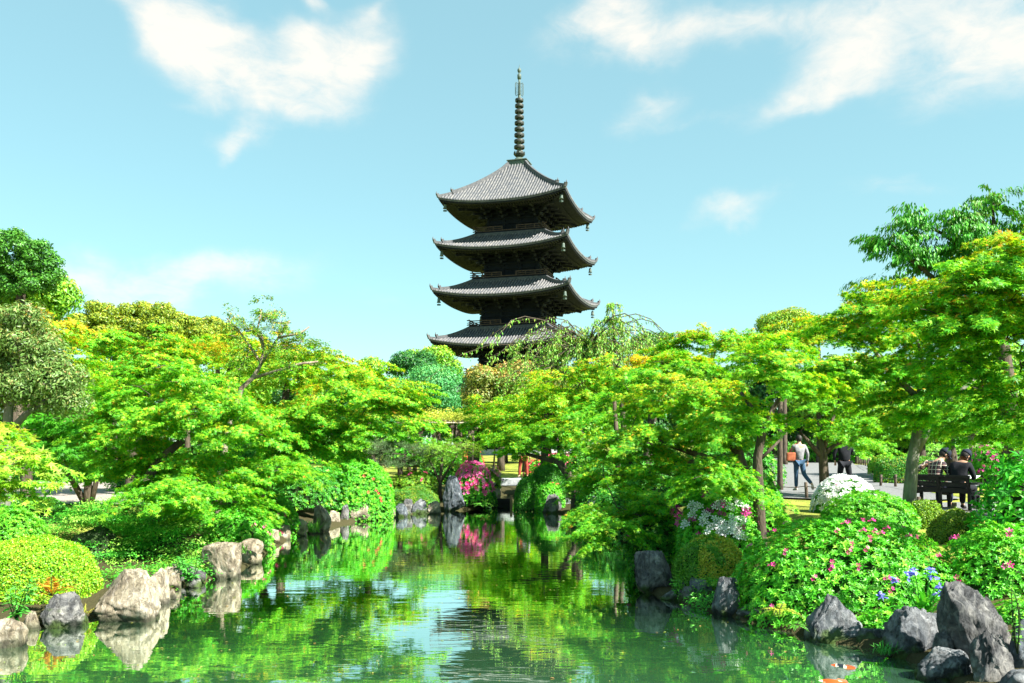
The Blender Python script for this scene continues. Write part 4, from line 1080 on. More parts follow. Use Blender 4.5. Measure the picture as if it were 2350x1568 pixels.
# --- left bank
MT('pale yellow-green maple whose drooping sprays reach in at the left edge of the photo', 'palemaple', 10.5, [(-170, 1400, 26), (-150, 1200, 24), (-90, 1060, 16)],
   [(0, 1010, 110, 55), (40, 1065, 95, 45), (-20, 1110, 90, 40), (-120, 1010, 110, 60)], over=dict(th=.04))
MT('dark shaded maple with three close stems in front of the pale gravel', 'maple_shade', 20.6, [(200, 1168, 20), (202, 1120, 18), (205, 1060, 14)],
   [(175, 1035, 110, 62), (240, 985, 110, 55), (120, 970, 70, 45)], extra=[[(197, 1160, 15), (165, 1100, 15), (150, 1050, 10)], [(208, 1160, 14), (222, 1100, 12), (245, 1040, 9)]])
MT('broad maple with a dark leaning trunk, its low sprays overhanging the loose green shrub', 'maple', 16.6, [(358, 1195, 40), (350, 1150, 34), (335, 1110, 26), (360, 1060, 20), (420, 1010, 15)],
   [(330, 985, 150, 70), (470, 940, 130, 70), (390, 1115, 165, 34, -1), (560, 1010, 120, 75), (250, 1050, 70, 40), (520, 1090, 100, 40), (400, 880, 120, 50), (300, 1070, 110, 40, .8), (430, 1050, 120, 45, .6), (620, 1075, 95, 50, .5), (480, 1140, 90, 30, -.5), (260, 930, 70, 40), (520, 1150, 85, 36, -1), (430, 1000, 110, 55, .8)], extra=[[(350, 1150, 34), (400, 1120, 20), (450, 1100, 12)]])
MT('orange-tipped maple spreading low over the pond beside the clipped dome with red blooms', 'maple', 21, [(585, 1165, 26), (610, 1100, 23), (670, 1030, 18), (730, 960, 13)],
   [(640, 985, 150, 75), (780, 920, 120, 55), (870, 905, 100, 40), (720, 1030, 90, 55), (640, 1090, 100, 45, -1.5), (560, 1110, 80, 40, -1), (560, 1060, 110, 60), (690, 1050, 110, 60), (800, 990, 100, 50), (880, 960, 90, 45), (690, 1080, 60, 35, -.5)], over=dict(tp=.42))
MT('green maple crown rising between the photinia and the bare-limbed tree', 'maple', 25, [(300, 1110, 26), (310, 1000, 22), (330, 900, 16)],
   [(290, 880, 130, 55), (390, 850, 110, 50), (230, 930, 100, 50), (470, 900, 100, 45)], over=dict(s=.095))
MT('maple with orange crown tips directly behind the bare-limbed tree', 'orange', 29, [(640, 1100, 24), (645, 980, 20), (660, 880, 14)],
   [(620, 850, 120, 60), (720, 860, 110, 50), (800, 880, 100, 42), (560, 800, 80, 45), (690, 815, 70, 35)])
MT('golden orange maple crown above the photinia shrub', 'orange', 23, [(60, 1120, 26), (70, 950, 22), (80, 820, 14)],
   [(60, 745, 90, 42), (130, 760, 80, 40), (150, 830, 80, 55), (190, 880, 70, 45)], over=dict(tp=.55))
MT('tall green maple below the row of rounded olive trees', 'maplef', 33, [(300, 1085, 26), (300, 930, 22), (310, 830, 14)],
   [(230, 800, 100, 55), (340, 800, 90, 50), (430, 820, 90, 50), (280, 860, 110, 50)])
MT('green maple with a reddish top right of the rounded olive trees', 'orange', 35, [(520, 1080, 24), (520, 930, 20), (530, 830, 12)],
   [(500, 815, 90, 45), (570, 790, 60, 40), (650, 850, 100, 45), (740, 850, 80, 40)])
MT('low green maple between the bare-limbed tree and the trellis', 'maplef', 32, [(840, 1085, 22), (840, 1000, 18), (850, 940, 12)],
   [(850, 940, 110, 45), (910, 915, 50, 24), (780, 960, 90, 50), (880, 1000, 80, 30)])
# photinia, bare-limbed tree
tree('photinia_tree', 'greyish olive photinia with twisted grey limbs at the left edge', 'photinia', TP(14.5, (10, 1150, 26), (15, 1020, 24), (20, 930, 20), (60, 880, 14)),
     EL(14.5, 'photinia', (40, 790, 110, 75), (110, 880, 85, 70), (30, 910, 100, 60), (-60, 840, 90, 90), (140, 930, 55, 45)), None, 'photinia', twig=5,
     extra=[TP(14.5, (20, 930, 20), (0, 880, 16), (40, 830, 11), (100, 800, 7), foot=False), TP(14.5, (15, 1000, 20), (60, 950, 14), (120, 910, 9), foot=False), TP(14.5, (20, 930, 18), (-40, 870, 12), (-10, 800, 8), foot=False)])
tree('bare_limbed_tree', 'thinly leaved tree with pale bare limbs forking above the left maples', 'sparse', TP(19.5, (500, 1130, 17), (520, 1000, 14), (555, 890, 11), (580, 868, 10), (597, 840, 8), (606, 800, 5), (600, 765, 4)),
     EL(19.5, 'sparse', (525, 733, 38, 16), (600, 712, 36, 16), (655, 745, 52, 22), (690, 775, 30, 18), (640, 790, 30, 16), (560, 760, 34, 15), (560, 830, 60, 30), (690, 835, 60, 24), mul=.8), None, 'tree', twig=4, low=-.9,
     extra=[TP(19.5, (597, 840, 8), (625, 795, 6), (650, 760, 6), (665, 735, 4), foot=False), TP(19.5, (600, 835, 7), (570, 790, 5), (545, 755, 5), (520, 730, 3), foot=False), TP(19.5, (580, 868, 8), (640, 850, 6), (690, 835, 6), (730, 830, 4), foot=False), TP(19.5, (606, 800, 8), (590, 760, 5), (600, 715, 3), foot=False), TP(19.5, (640, 775, 6), (690, 765, 4), (710, 750, 3), foot=False)])
# --- behind the left bank
tree('tall_tree', 'tall dark tree with thin crown and dead twigs at the upper left edge', 'dark', TP(44, (40, 1060, 40), (40, 850, 34), (45, 720, 24), (50, 650, 16)),
     EL(44, 'dark', (20, 585, 80, 50), (75, 585, 45, 36), (60, 640, 75, 40), (-40, 630, 70, 80), (110, 632, 36, 26), (120, 590, 18, 20), (30, 545, 40, 18), psz=.36, mul=.62), None, 'tree', psz=.36, twig=6, dens=.8, low=-.9, over=dict(pal=((.06, .22, .025), (.10, .31, .03), (.035, .14, .02)), s=.15))
tree('round_tree', 'rounded yellow-green tree below the tall dark tree', 'bright', TP(47, (70, 1055, 40), (70, 850, 34), (75, 760, 22)), EL(47, 'bright', (75, 700, 85, 55), (115, 690, 42, 45), (20, 720, 60, 50)), None, 'tree')
for i, (px, py, rx, ry, Y, lb) in enumerate([(215, 735, 48, 42, 56, 'rounded olive tree, leftmost of the row on the left skyline'), (318, 742, 60, 46, 58, 'widest rounded olive tree on the left skyline'), (372, 748, 40, 42, 55, 'narrow rounded olive tree right of the widest olive tree'),
                                             (430, 765, 55, 44, 60, 'lower rounded olive tree on the left skyline, with hanging leaf clumps'), (500, 775, 52, 40, 62, 'rounded olive tree behind the bare-limbed tree'), (262, 770, 40, 36, 60, 'small olive tree filling the gap on the left skyline')]):
    tree('round_tree', lb, 'camphor', TP(Y, (px, 1052, 30), (px, 900, 24), (px, 790, 18)), EL(Y, 'camphor', (px, py, rx, ry), (px - rx * .5, py + ry * .9, rx * .8, ry * .9), (px + rx * .5, py + ry * 1.1, rx * .8, ry), psz=.62), 'rounded olive trees on the left skyline', 'tree', psz=.62, over=dict(pal=((.17, .28, .02), (.28, .36, .025), (.09, .19, .02))))
# --- centre
tree('pine_like_tree', 'dark green domed tree at the foot of the pagoda', 'dark', TP(84, (950, 1040, 26), (950, 920, 22), (948, 860, 16)), EL(84, 'dark', (945, 838, 55, 26), (920, 850, 36, 20), (975, 852, 40, 20)), G2, 'tree', over=dict(pal=((.03, .16, .035), (.05, .22, .045), (.02, .11, .03)), s=.24))
tree('round_tree', 'bright yellow-green tree just left of the pagoda roof corner', 'bright', TP(92, (1010, 1040, 26), (1010, 920, 22), (1010, 860, 16)), EL(92, 'bright', (990, 838, 60, 30), (1035, 850, 32, 28), (965, 830, 36, 20)), G2, 'tree', over=dict(s=.3))
tree('round_tree', 'small pale tree left of the dark domed tree', 'bright', TP(88, (850, 1040, 24), (850, 920, 18), (850, 870, 12)), EL(88, 'bright', (860, 862, 42, 26), (812, 868, 32, 20)), G2, 'tree', over=dict(s=.28))
tree('cherry_tree', 'large blue-green tree behind the wisteria trellis', 'bluegreen', TP(60, (960, 1048, 40), (965, 980, 30), (975, 930, 20)), EL(60, 'bluegreen', (950, 905, 90, 38), (1010, 915, 60, 38), (900, 912, 60, 34), (1000, 880, 50, 26)), None, 'tree')
tree('redtip_tree', 'yellowish tree with reddish new leaves before the pagoda', 'redtip', TP(50, (1150, 1055, 34), (1152, 960, 28), (1155, 900, 18)), EL(50, 'redtip', (1140, 880, 75, 44), (1195, 872, 45, 34), (1110, 910, 55, 38), (1230, 900, 50, 34)), None, 'tree', twig=3)
MT('light green maple standing right of the wisteria trellis', 'maplef', 36, [(1092, 1085, 16), (1096, 1000, 13), (1120, 950, 10)], [(1140, 945, 85, 42), (1110, 985, 40, 26), (1190, 935, 70, 40), (1130, 1005, 70, 26)])
MT('light green maple spreading behind the leaning maple', 'maplef', 33, [(1250, 1085, 20), (1250, 1000, 16), (1255, 950, 12)], [(1230, 950, 95, 50), (1310, 940, 90, 48), (1190, 1005, 60, 32), (1290, 990, 80, 35)])
MT('small feathery maple with thin stems behind the tall standing stone', 'feather', 31.5, [(1010, 1120, 8), (1012, 1080, 7), (1016, 1050, 5)], [(1015, 1058, 50, 40), (1055, 1030, 45, 26), (985, 1040, 40, 32)], extra=[[(1010, 1110, 6), (1030, 1075, 5), (1050, 1045, 3)], [(1010, 1110, 6), (995, 1075, 4), (980, 1045, 3)]], twig=6)
MT('leaning maple with dark forked trunk at the right bank near the stone bridge', 'maple', 27.5, [(1322, 1118, 22), (1300, 1085, 19), (1284, 1062, 17), (1268, 1050, 14)],
   [(1230, 1005, 85, 40), (1195, 1035, 50, 20), (1290, 985, 80, 42), (1320, 1030, 60, 30), (1165, 1015, 30, 16)], extra=[[(1284, 1062, 12), (1230, 1048, 9), (1192, 1038, 6)], [(1284, 1062, 11), (1282, 1020, 8), (1270, 985, 6)]])
# slim trunks seen beyond the bridge
for i, (px, Y, w, lb) in enumerate([(1143, 52, 14, 'slim maple trunk on the lawn beyond the bridge, darkest of three'), (1133, 58, 9, 'thinnest young maple on the lawn beyond the bridge'), (1157, 62, 9, 'pale stemmed young maple on the lawn beyond the bridge'), (1203, 47, 24, 'thick trunked maple on the lawn behind the person in red trousers')]):
    MT(lb, 'maplef', Y, [(px, 1075, w), (px + 2, 1040, w * .9), (px + 3, 1005, w * .7)], [(px, 985, 60, 30), (px + 25, 1005, 40, 18)], group='trees on the lawn beyond the bridge', over=dict(s=.14))
# --- right bank
MT('yellow-green maple below the weeping cherry', 'orange', 30, [(1420, 1110, 13), (1415, 1000, 11), (1410, 920, 8)], [(1300, 880, 100, 48), (1400, 860, 90, 50), (1360, 920, 110, 45), (1260, 910, 70, 40)], over=dict(tp=.42))
MT('mid green maple on the right skyline left of the tall cherry', 'maplef', 31, [(1640, 1090, 13), (1640, 940, 11), (1640, 850, 8)], [(1640, 800, 85, 50), (1600, 770, 28, 20), (1700, 800, 75, 48), (1590, 850, 80, 45), (1540, 820, 60, 35)])
MT('maple with orange tips between the far round trees and the walkers', 'orange', 28, [(1790, 1100, 13), (1790, 950, 11), (1795, 860, 8)], [(1760, 795, 80, 50), (1830, 800, 75, 55), (1880, 760, 45, 40), (1790, 850, 90, 45)], over=dict(tp=.42))
MT('green maple behind the big drooping maple', 'maple', 23, [(1480, 1130, 24), (1490, 1000, 20), (1500, 920, 14)], [(1480, 880, 110, 55), (1560, 850, 90, 50), (1420, 940, 100, 45)], over=dict(s=.092))
MT('big drooping maple with dark twin trunk, its sprays hanging over the water', 'maple', 17, [(1715, 1190, 32), (1708, 1090, 28), (1692, 1036, 25), (1664, 992, 20), (1650, 940, 15)],
   [(1560, 930, 150, 70), (1470, 1000, 110, 52), (1650, 910, 95, 60), (1440, 1085, 95, 50, -.5), (1400, 1165, 75, 42, -1), (1540, 1085, 95, 45, -.5), (1600, 1010, 100, 45), (1490, 1170, 80, 42, -1.5), (1380, 1040, 70, 38), (1600, 1080, 90, 45, .6), (1670, 1020, 80, 45, .6), (1380, 1100, 70, 45, .4), (1450, 1040, 90, 45), (1420, 1215, 65, 30, -2)],
   extra=[[(1712, 1100, 20), (1650, 1060, 17), (1590, 1040, 13), (1500, 1010, 9), (1440, 985, 6)], [(1692, 1036, 18), (1672, 1000, 13), (1690, 950, 9)], [(1650, 1060, 12), (1560, 1060, 8), (1470, 1090, 5)]])
MT('maple with straight dark trunk beside the white and pink azalea', 'maple', 14.6, [(1745, 1220, 28), (1741, 1150, 26), (1738, 1050, 21), (1750, 990, 19), (1764, 960, 14), (1790, 910, 9)],
   [(1740, 850, 110, 60), (1800, 870, 80, 55), (1660, 1080, 75, 28, -.3), (1630, 1100, 65, 26, -.4), (1680, 960, 60, 38)],
   extra=[[(1750, 990, 15), (1735, 950, 11), (1700, 900, 8)], [(1738, 1060, 11), (1765, 1035, 8), (1790, 1010, 5)], [(1740, 1120, 10), (1700, 1095, 7), (1640, 1100, 4)]])
MT('round-headed maple in front of the person in black on the path', 'maple', 24, [(1893, 1125, 24), (1890, 1070, 21), (1888, 1040, 19), (1880, 1000, 12)],
   [(1880, 910, 100, 65), (1940, 975, 75, 42), (1840, 970, 50, 30), (1920, 860, 70, 45), (1960, 1010, 50, 22)], extra=[[(1890, 1052, 14), (1865, 1025, 10), (1835, 990, 6)], [(1888, 1045, 13), (1915, 1022, 9), (1965, 1000, 5)], [(1888, 1040, 12), (1905, 980, 8), (1925, 920, 5)]])
MT('large maple with a thick grey forked trunk next to the bench', 'maple', 16, [(2086, 1215, 31), (2088, 1130, 29), (2094, 1060, 26), (2104, 1000, 23), (2108, 930, 17), (2112, 880, 10)],
   [(2060, 770, 140, 85), (1980, 700, 70, 48), (2150, 850, 130, 65), (1990, 850, 100, 55), (2070, 930, 80, 32), (2210, 960, 120, 36), (1940, 770, 70, 50), (2280, 1000, 90, 40), (2060, 700, 90, 50), (2150, 770, 110, 60), (1930, 860, 80, 55), (2090, 850, 110, 55), (2200, 890, 110, 50)], over=dict(bark='grey_bark', tp=.42),
   extra=[[(2100, 1035, 24), (2130, 985, 20), (2152, 950, 16), (2200, 900, 10), (2250, 860, 6)], [(2108, 915, 16), (2060, 870, 12), (2010, 810, 8), (1985, 750, 5)], [(2112, 900, 12), (2118, 830, 8), (2100, 760, 5)]])
MT('orange-tipped maple leaning in from the right edge above the bench', 'maple', 11, [(2520, 1420, 30), (2480, 1150, 26), (2420, 950, 18), (2350, 830, 12)],
   [(2280, 680, 110, 60), (2340, 620, 70, 50), (2230, 745, 80, 45), (2330, 790, 110, 70), (2290, 890, 100, 50), (2350, 960, 80, 50), (2200, 830, 60, 30), (2190, 650, 70, 40), (2260, 610, 70, 40), (2340, 560, 60, 40), (2320, 730, 110, 60), (2170, 720, 70, 45)], over=dict(tp=.42))
tree('cherry_tree', 'dark broad-leaved cherry reaching long limbs leftwards against the sky at upper right', 'cherry', TP(18.5, (2330, 1200, 44), (2320, 950, 38), (2300, 800, 32), (2270, 690, 24)),
     EL(18.5, 'cherry', (2100, 502, 50, 16), (2160, 520, 80, 30), (2200, 545, 80, 30), (2250, 500, 66, 30), (2278, 465, 30, 22), (2320, 520, 70, 40), (2040, 552, 52, 16), (2100, 585, 70, 26), (2190, 590, 100, 34), (2060, 660, 65, 24), (2120, 690, 80, 34), (2260, 610, 110, 46), mul=1.15), None, 'cherry tree', low=-.7,
     extra=[TP(18.5, (2290, 760, 22), (2200, 690, 15), (2120, 620, 10), (2060, 570, 6), (2010, 548, 4), foot=False), TP(18.5, (2280, 690, 20), (2230, 590, 13), (2170, 540, 8), (2100, 505, 5), foot=False), TP(18.5, (2285, 720, 16), (2282, 560, 10), (2278, 460, 5), foot=False), TP(18.5, (2290, 740, 14), (2180, 720, 10), (2080, 680, 5), foot=False)])
# far right skyline
tree('round_tree', 'small dark round tree on the skyline behind the weeping cherry', 'dark', TP(74, (1502, 1045, 24), (1502, 900, 20), (1502, 820, 12)), EL(74, 'dark', (1500, 786, 40, 20), (1478, 796, 26, 16), (1525, 798, 28, 18)), G2, 'tree', over=dict(pal=((.06, .20, .02), (.09, .26, .03), (.04, .13, .02)), s=.24))
tree('round_tree', 'olive round-topped tree above the right-hand maples', 'camphor', TP(62, (1800, 1048, 30), (1800, 900, 24), (1800, 800, 14)), EL(62, 'camphor', (1800, 735, 50, 24), (1770, 755, 40, 22), (1840, 760, 45, 26)), G2, 'tree')
tree('round_tree', 'dull green tree right of the olive round-topped tree', 'dark', TP(68, (1880, 1048, 30), (1880, 900, 24), (1880, 800, 14)), EL(68, 'dark', (1875, 755, 50, 24), (1930, 745, 45, 26)), G2, 'tree', over=dict(pal=((.07, .22, .04), (.11, .28, .05), (.05, .16, .03))))
# a belt of wood far behind, each tree its own
WB = [('leafy tree in the far wood behind the trellis', 960, 925, 'bluegreen'), ('dark tree in the far wood left of the pagoda foot', 1060, 930, 'dark'), ('leafy tree in the far wood before the pagoda foot', 1160, 915, 'bright'), ('dark tree in the far wood right of the pagoda foot', 1260, 910, 'dark'), ('leafy tree in the far wood left of the photinia', -170, 780, 'bright'), ('leafy tree in the far wood behind the photinia', 30, 820, 'dark'), ('leafy tree in the far wood under the olive row', 200, 850, 'bright'), ('dark tree in the far wood under the olive row', 380, 860, 'dark'), ('leafy tree in the far wood behind the orange maple', 560, 870, 'bright'),
      ('dark tree in the far wood left of the small pale tree', 730, 880, 'dark'), ('leafy tree in the far wood behind the small pale tree', 850, 920, 'bluegreen'), ('leafy tree in the far wood right of the pagoda', 1330, 880, 'bright'), ('dark tree in the far wood behind the weeping cherry', 1450, 870, 'dark'),
      ('leafy tree in the far wood right of the weeping cherry', 1600, 860, 'bright'), ('dark tree in the far wood behind the walkers', 1770, 850, 'dark'), ('leafy tree in the far wood behind the person in black', 1930, 840, 'bright'), ('dark tree in the far wood behind the bench', 2100, 840, 'dark'), ('leafy tree in the far wood behind the cherry', 2270, 820, 'bright'), ('dark tree in the far wood at the right edge', 2440, 800, 'dark')]
for lb, px, py, kd in WB:
    Y = 72 + RG.uniform(-6, 8); tree('wood_tree', lb, kd, TP(Y, (px, 1045, 24), (px, 980, 20), (px, (py + 1000) / 2, 14)), EL(Y, kd, (px, (py + 1000) / 2 - 10, 105, (1000 - py) / 2 + 10), (px + 30, 985, 100, 40), mul=.8), 'trees of the far wood', 'tree', over=dict(s=.32), twig=1, dens=.9)


# --- the weeping cherry: thin arching limbs hung with leafy strands
def weeping(label, Y, top, pts, nst):
    base = TP(Y, *pts); root = empty('weeping_cherry', base[0][0]); tag(root, label, 'cherry tree'); inv = -base[0][0]; b = MB()
    b.tube([p + inv for p, r in base], [r for p, r in base], 8); Ps, Ns, Ts, Ss, Cs = [], [], [], [], []
    for i in range(nst):
        j = int(RG.integers(len(base) // 2, len(base))); p0 = base[j][0]; k = Y / F
        e = p0 + Vector((RG.normal(0, 1) * top[0] * k, RG.normal(0, 1) * top[0] * k * .6, abs(RG.normal(0, .5)) * top[1] * k)); arch = curve(p0, e, -.25, 5, .05)
        L_ = RG.uniform(.5, 1.7); hang = [e + Vector((RG.normal(0, .05), RG.normal(0, .05), 0)) * q + Vector(((e.x - p0.x) * .12 * (1 - (1 - q / 6) ** 2), 0, -L_ * (q / 6) ** 1.2)) for q in range(1, 7)]
        allp = arch + hang; b.tube([p + inv for p in allp], list(np.linspace(.028, .005, len(allp))), 4, caps=False)
        n = int(80 * L_)
        for q in range(n):
            t = RG.uniform(2.5, len(allp) - 1.01); i0 = int(t); p = allp[i0].lerp(allp[i0 + 1], t - i0) + inv
            Ps.append(p + Vector(RG.normal(0, .05, 3))); Ts.append((RG.normal(0, .4), RG.normal(0, .4), -1)); Ns.append((RG.normal(), RG.normal() - .3, .35)); Ss.append(RG.uniform(.09, .17)); Cs.append([(.16, .44, .05), (.26, .52, .07), (.32, .40, .07)][RG.integers(3)])
    b.build('trunk', M['bark'], root); V, Fc = leaf_geo(np.array(Ps), np.array(Ns), np.array(Ss), np.array(Ts), OV)
    link('crown', np_mesh('crown', V, Fc, None, col=np.repeat(np.array(Cs) * RG.uniform(.8, 1.2, (len(Cs), 1)), 2, 0)), M['broad'], root)


weeping('weeping cherry with thin hanging strands in front of the pagoda', 40, (85, 42), [(1330, 1085, 34), (1325, 960, 28), (1330, 880, 20), (1345, 830, 12), (1350, 800, 8)], 230)
weeping('lone slender leader of weeping cherry rising above its crown', 39, (13, 8), [(1440, 1085, 16), (1425, 900, 11), (1412, 800, 7), (1408, 740, 5), (1405, 705, 3)], 26)
# ------------------------------------------------------------------ shrubs of the left bank
shrub('clipped yellow-green mound at the pond edge in the lower left corner', -70, 220, 1233, 1385, 12.4, 'clip', 'clipped_bush', lump=.05, p=2.4)
shrub('light green azalea mound behind the yellow-green clipped mound', -60, 108, 1163, 1290, 14.2, 'azalea', size=.9, over=dict(pal=((.10, .42, .02), (.16, .48, .03), (.05, .30, .015))))
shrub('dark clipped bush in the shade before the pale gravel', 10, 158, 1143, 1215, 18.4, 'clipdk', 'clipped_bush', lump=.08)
shrub('loose layered green shrub under the broad maple with a leaning trunk', 100, 335, 1152, 1335, 15.2, 'loose', 'shrub', 'shrub', lump=.16, p=2.2)
shrub('loose layered green shrub directly behind the two-toned rock', 275, 485, 1150, 1330, 15.9, 'loose', 'shrub', 'shrub', lump=.16, p=2.2)
shrub('loose green shrub on the lawn edge at the feet of the three-stemmed maple', 120, 380, 1158, 1240, 17.8, 'loose', 'shrub', 'shrub', lump=.16, p=2.2)
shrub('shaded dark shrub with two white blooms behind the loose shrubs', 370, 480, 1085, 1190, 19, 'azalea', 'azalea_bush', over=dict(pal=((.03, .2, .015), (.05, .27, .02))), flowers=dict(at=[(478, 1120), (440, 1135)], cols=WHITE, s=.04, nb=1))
I = shrub('azalea with a few pink blooms beneath the orange-tipped maple at the water', 470, 684, 1122, 1228, 21.6, 'azalea', lump=.14, size=1.05, flowers=dict(at=[(640, 1190), (655, 1180), (632, 1215), (600, 1200), (660, 1150), (612, 1228), (570, 1195)], cols=HOT, s=.04, nb=2))
# far left beyond gravel
shrub('low green hedge along the far side of the pale gravel', -200, 330, 1072, 1108, 38, 'azalea', 'hedge', 'hedge', dep=.25, p=3.5, dens=.4, size=2.2)
shrub('dark shrub at the far end of the pale gravel', 90, 300, 1060, 1130, 34, 'azalea', 'shrub', 'shrub', dep=.5, dens=.5, size=1.8, over=dict(pal=((.03, .18, .015), (.05, .24, .02))))
# ------------------------------------------------------------------ centre
shrub('big round clipped azalea dotted with red blooms', 735, 905, 1055, 1182, 27, 'azalea', lump=.05, p=2.5, size=1.15, dens=1.15,
      flowers=dict(at=[(876, 1086), (856, 1096), (866, 1115), (864, 1122), (893, 1115), (870, 1140), (877, 1150), (802, 1172), (828, 1098), (760, 1165), (842, 1130)], cols=CORAL, s=.05, nb=1))
shrub('low mixed green shrubs with yellowish leaves right of the round azalea', 890, 1010, 1083, 1145, 31.8, 'azalea', 'shrub', 'shrub', over=dict(pal=((.15, .38, .02), (.28, .42, .03), (.08, .26, .02))), lump=.15, size=1.2, flowers=dict(at=[(946, 1090), (975, 1085), (938, 1092), (968, 1100)], cols=HOT, s=.05, nb=2))
shrub('low dark groundcover shrub above the small rocks', 880, 1008, 1118, 1162, 30.1, 'clip', 'shrub', 'shrub', lump=.14, over=dict(pal=((.06, .25, .015), (.10, .32, .02), (.04, .16, .012))))
I = shrub('pink flowering azalea next to the tall standing stone', 1043, 1128, 1064, 1142, 31.3, 'azalea', lump=.08, size=1.2, flowers=dict(mass=330, masscols=((.86, .10, .42), (.90, .24, .52), (.80, .06, .30)), cols=HOT, s=.07, nb=1, zmin=.35, at=[(1060, 1110), (1090, 1118), (1108, 1125), (1118, 1112), (1078, 1122), (1112, 1137)]))
shrub('pale lilac azalea between the pink azalea and the bridge', 1108, 1150, 1072, 1115, 33.5, 'azalea', size=1.2, over=dict(pal=((.18, .40, .03), (.28, .46, .04))), flowers=dict(n=16, cols=LILAC + PALEP, s=.06, nb=2))
shrub('dark leafy shrub hanging beside the bridge end', 1100, 1140, 1118, 1160, 31.5, 'azalea', 'shrub', 'shrub', over=dict(pal=((.025, .17, .015), (.04, .22, .02))))
shrub('coral red azalea seen through the maple above the pink azalea', 1062, 1108, 1028, 1085, 46, 'azalea', size=1.6, flowers=dict(mass=120, masscols=CORAL, cols=CORAL, s=.09, zmin=.1))
shrub('long red and pink azalea bank behind the person in red trousers', 1205, 1345, 1042, 1108, 39, 'azalea', size=1.5, dep=.5, flowers=dict(mass=260, masscols=HOT + CORAL, cols=PINK, s=.075, zmin=.15))
shrub('dark green clipped dome under the leaning maple', 1212, 1304, 1066, 1160, 31.2, 'clipdk', 'clipped_bush', lump=.06, p=2.3, size=1.2)
shrub('smaller dark clipped dome at the water left of the leaning maple', 1180, 1242, 1095, 1172, 30.6, 'clipdk', 'clipped_bush', lump=.06, size=1.2)
shrub('small green azalea between two grey rocks at the right bank', 1228, 1296, 1108, 1170, 30, 'azalea', size=1.05, flowers=dict(at=[(1275, 1115), (1268, 1113)], cols=CORAL, s=.05, nb=2))
shrub('variegated pale shrub at the foot of the leaning maple', 1300, 1345, 1085, 1140, 28.5, 'azalea', 'shrub', 'shrub', over=dict(pal=((.40, .48, .16), (.12, .34, .03), (.5, .54, .25))))
shrub('dark drooping shrub behind the hanging sprays of the big maple', 1320, 1420, 1062, 1165, 26.5, 'azalea', 'shrub', 'shrub', lump=.14, over=dict(pal=((.05, .27, .03), (.08, .36, .04), (.03, .17, .02))))
shrub('green shrub on the bank below the big drooping maple', 1340, 1470, 1120, 1220, 22.2, 'azalea', 'shrub', 'shrub', lump=.14, over=dict(pal=((.05, .30, .02), (.03, .2, .015))))
# ------------------------------------------------------------------ right bank
shrub('magenta azalea mostly hidden by maple sprays left of the white blooms', 1440, 1580, 1145, 1290, 16, 'azalea', lump=.14, over=dict(pal=((.04, .28, .015), (.07, .36, .02), (.025, .18, .012))), flowers=dict(at=[(1538, 1172), (1545, 1165), (1552, 1178), (1560, 1170), (1548, 1185), (1530, 1180), (1450, 1230), (1556, 1188)], cols=MAG, s=.045, nb=3))
I = shrub('azalea bearing large white and magenta blooms beside the dark maple trunk', 1545, 1750, 1120, 1290, 14.9, 'azalea', lump=.10, flowers=dict(at=[(1590, 1165), (1598, 1172), (1660, 1160), (1672, 1166), (1690, 1160), (1700, 1165), (1640, 1170), (1612, 1190), (1606, 1196), (1655, 1195), (1668, 1200), (1680, 1196), (1690, 1205), (1660, 1215), (1672, 1222), (1686, 1218), (1625, 1203), (1640, 1200), (1584, 1190), (1588, 1218), (1648, 1222), (1612, 1225), (1662, 1208), (1705, 1190), (1700, 1232), (1690, 1225)], cols=WHITE, s=.058, nb=3))
add_flowers(I, at=[(1570, 1180), (1578, 1188), (1566, 1195), (1650, 1185), (1700, 1172), (1712, 1178), (1645, 1168), (1698, 1215), (1655, 1150)], n=16, cols=MAG, s=.048, nb=2)
shrub('green azalea with pink blooms behind the dark maple trunk', 1690, 1800, 1095, 1205, 16.6, 'azalea', lump=.12, flowers=dict(at=[(1705, 1150), (1712, 1160), (1720, 1175), (1735, 1165), (1775, 1172), (1728, 1185), (1700, 1200)], cols=MAG, s=.045, nb=2))
shrub('two-toned clipped bush, half green and half yellow, above the squarish rock', 1543, 1712, 1232, 1362, 13.5, 'two', 'clipped_bush', lump=.08, p=2.5, yellow=-.15)
BIG = [(1935, 1218), (1925, 1225), (1945, 1212), (1990, 1225), (2005, 1228), (2022, 1218), (2030, 1225), (1995, 1238), (1980, 1240), (2070, 1222), (2090, 1240), (2130, 1262), (2150, 1275), (1960, 1265), (1968, 1262), (2082, 1248), (1855, 1330), (1790, 1265), (1775, 1295), (1930, 1320), (1960, 1295), (2060, 1330), (1770, 1395), (1755, 1215), (1770, 1222), (1730, 1240), (1790, 1212)]
shrub('broad glossy azalea mound with scattered pink blooms, in front of the thick grey trunk', 1684, 2185, 1190, 1500, 11.7, 'azalea', lump=.06, p=2.8, dep=.80, size=1.12, flowers=dict(at=BIG, n=14, cols=PINK, s=.032, nb=2))
shrub('glossy azalea mound with few pink blooms at the right edge behind the tallest rock', 2150, 2480, 1205, 1480, 11.2, 'azalea', lump=.07, p=2.7, dep=.85, size=1.1, flowers=dict(at=[(2290, 1285), (2212, 1330), (2330, 1240), (2175, 1215)], cols=PINK, s=.046, nb=2))
shrub('light green azalea just behind the broad glossy mound', 1890, 2100, 1130, 1225, 15.4, 'azalea', lump=.09, over=dict(pal=((.09, .42, .02), (.15, .5, .03), (.05, .28, .015))))
shrub('white flowering azalea mound on the path edge', 1868, 2008, 1098, 1185, 19.2, 'azalea', lump=.05, flowers=dict(mass=1000, masscols=WHITE, cols=PINK, s=.05, zmin=.30, at=[(1925, 1118)], nb=1))
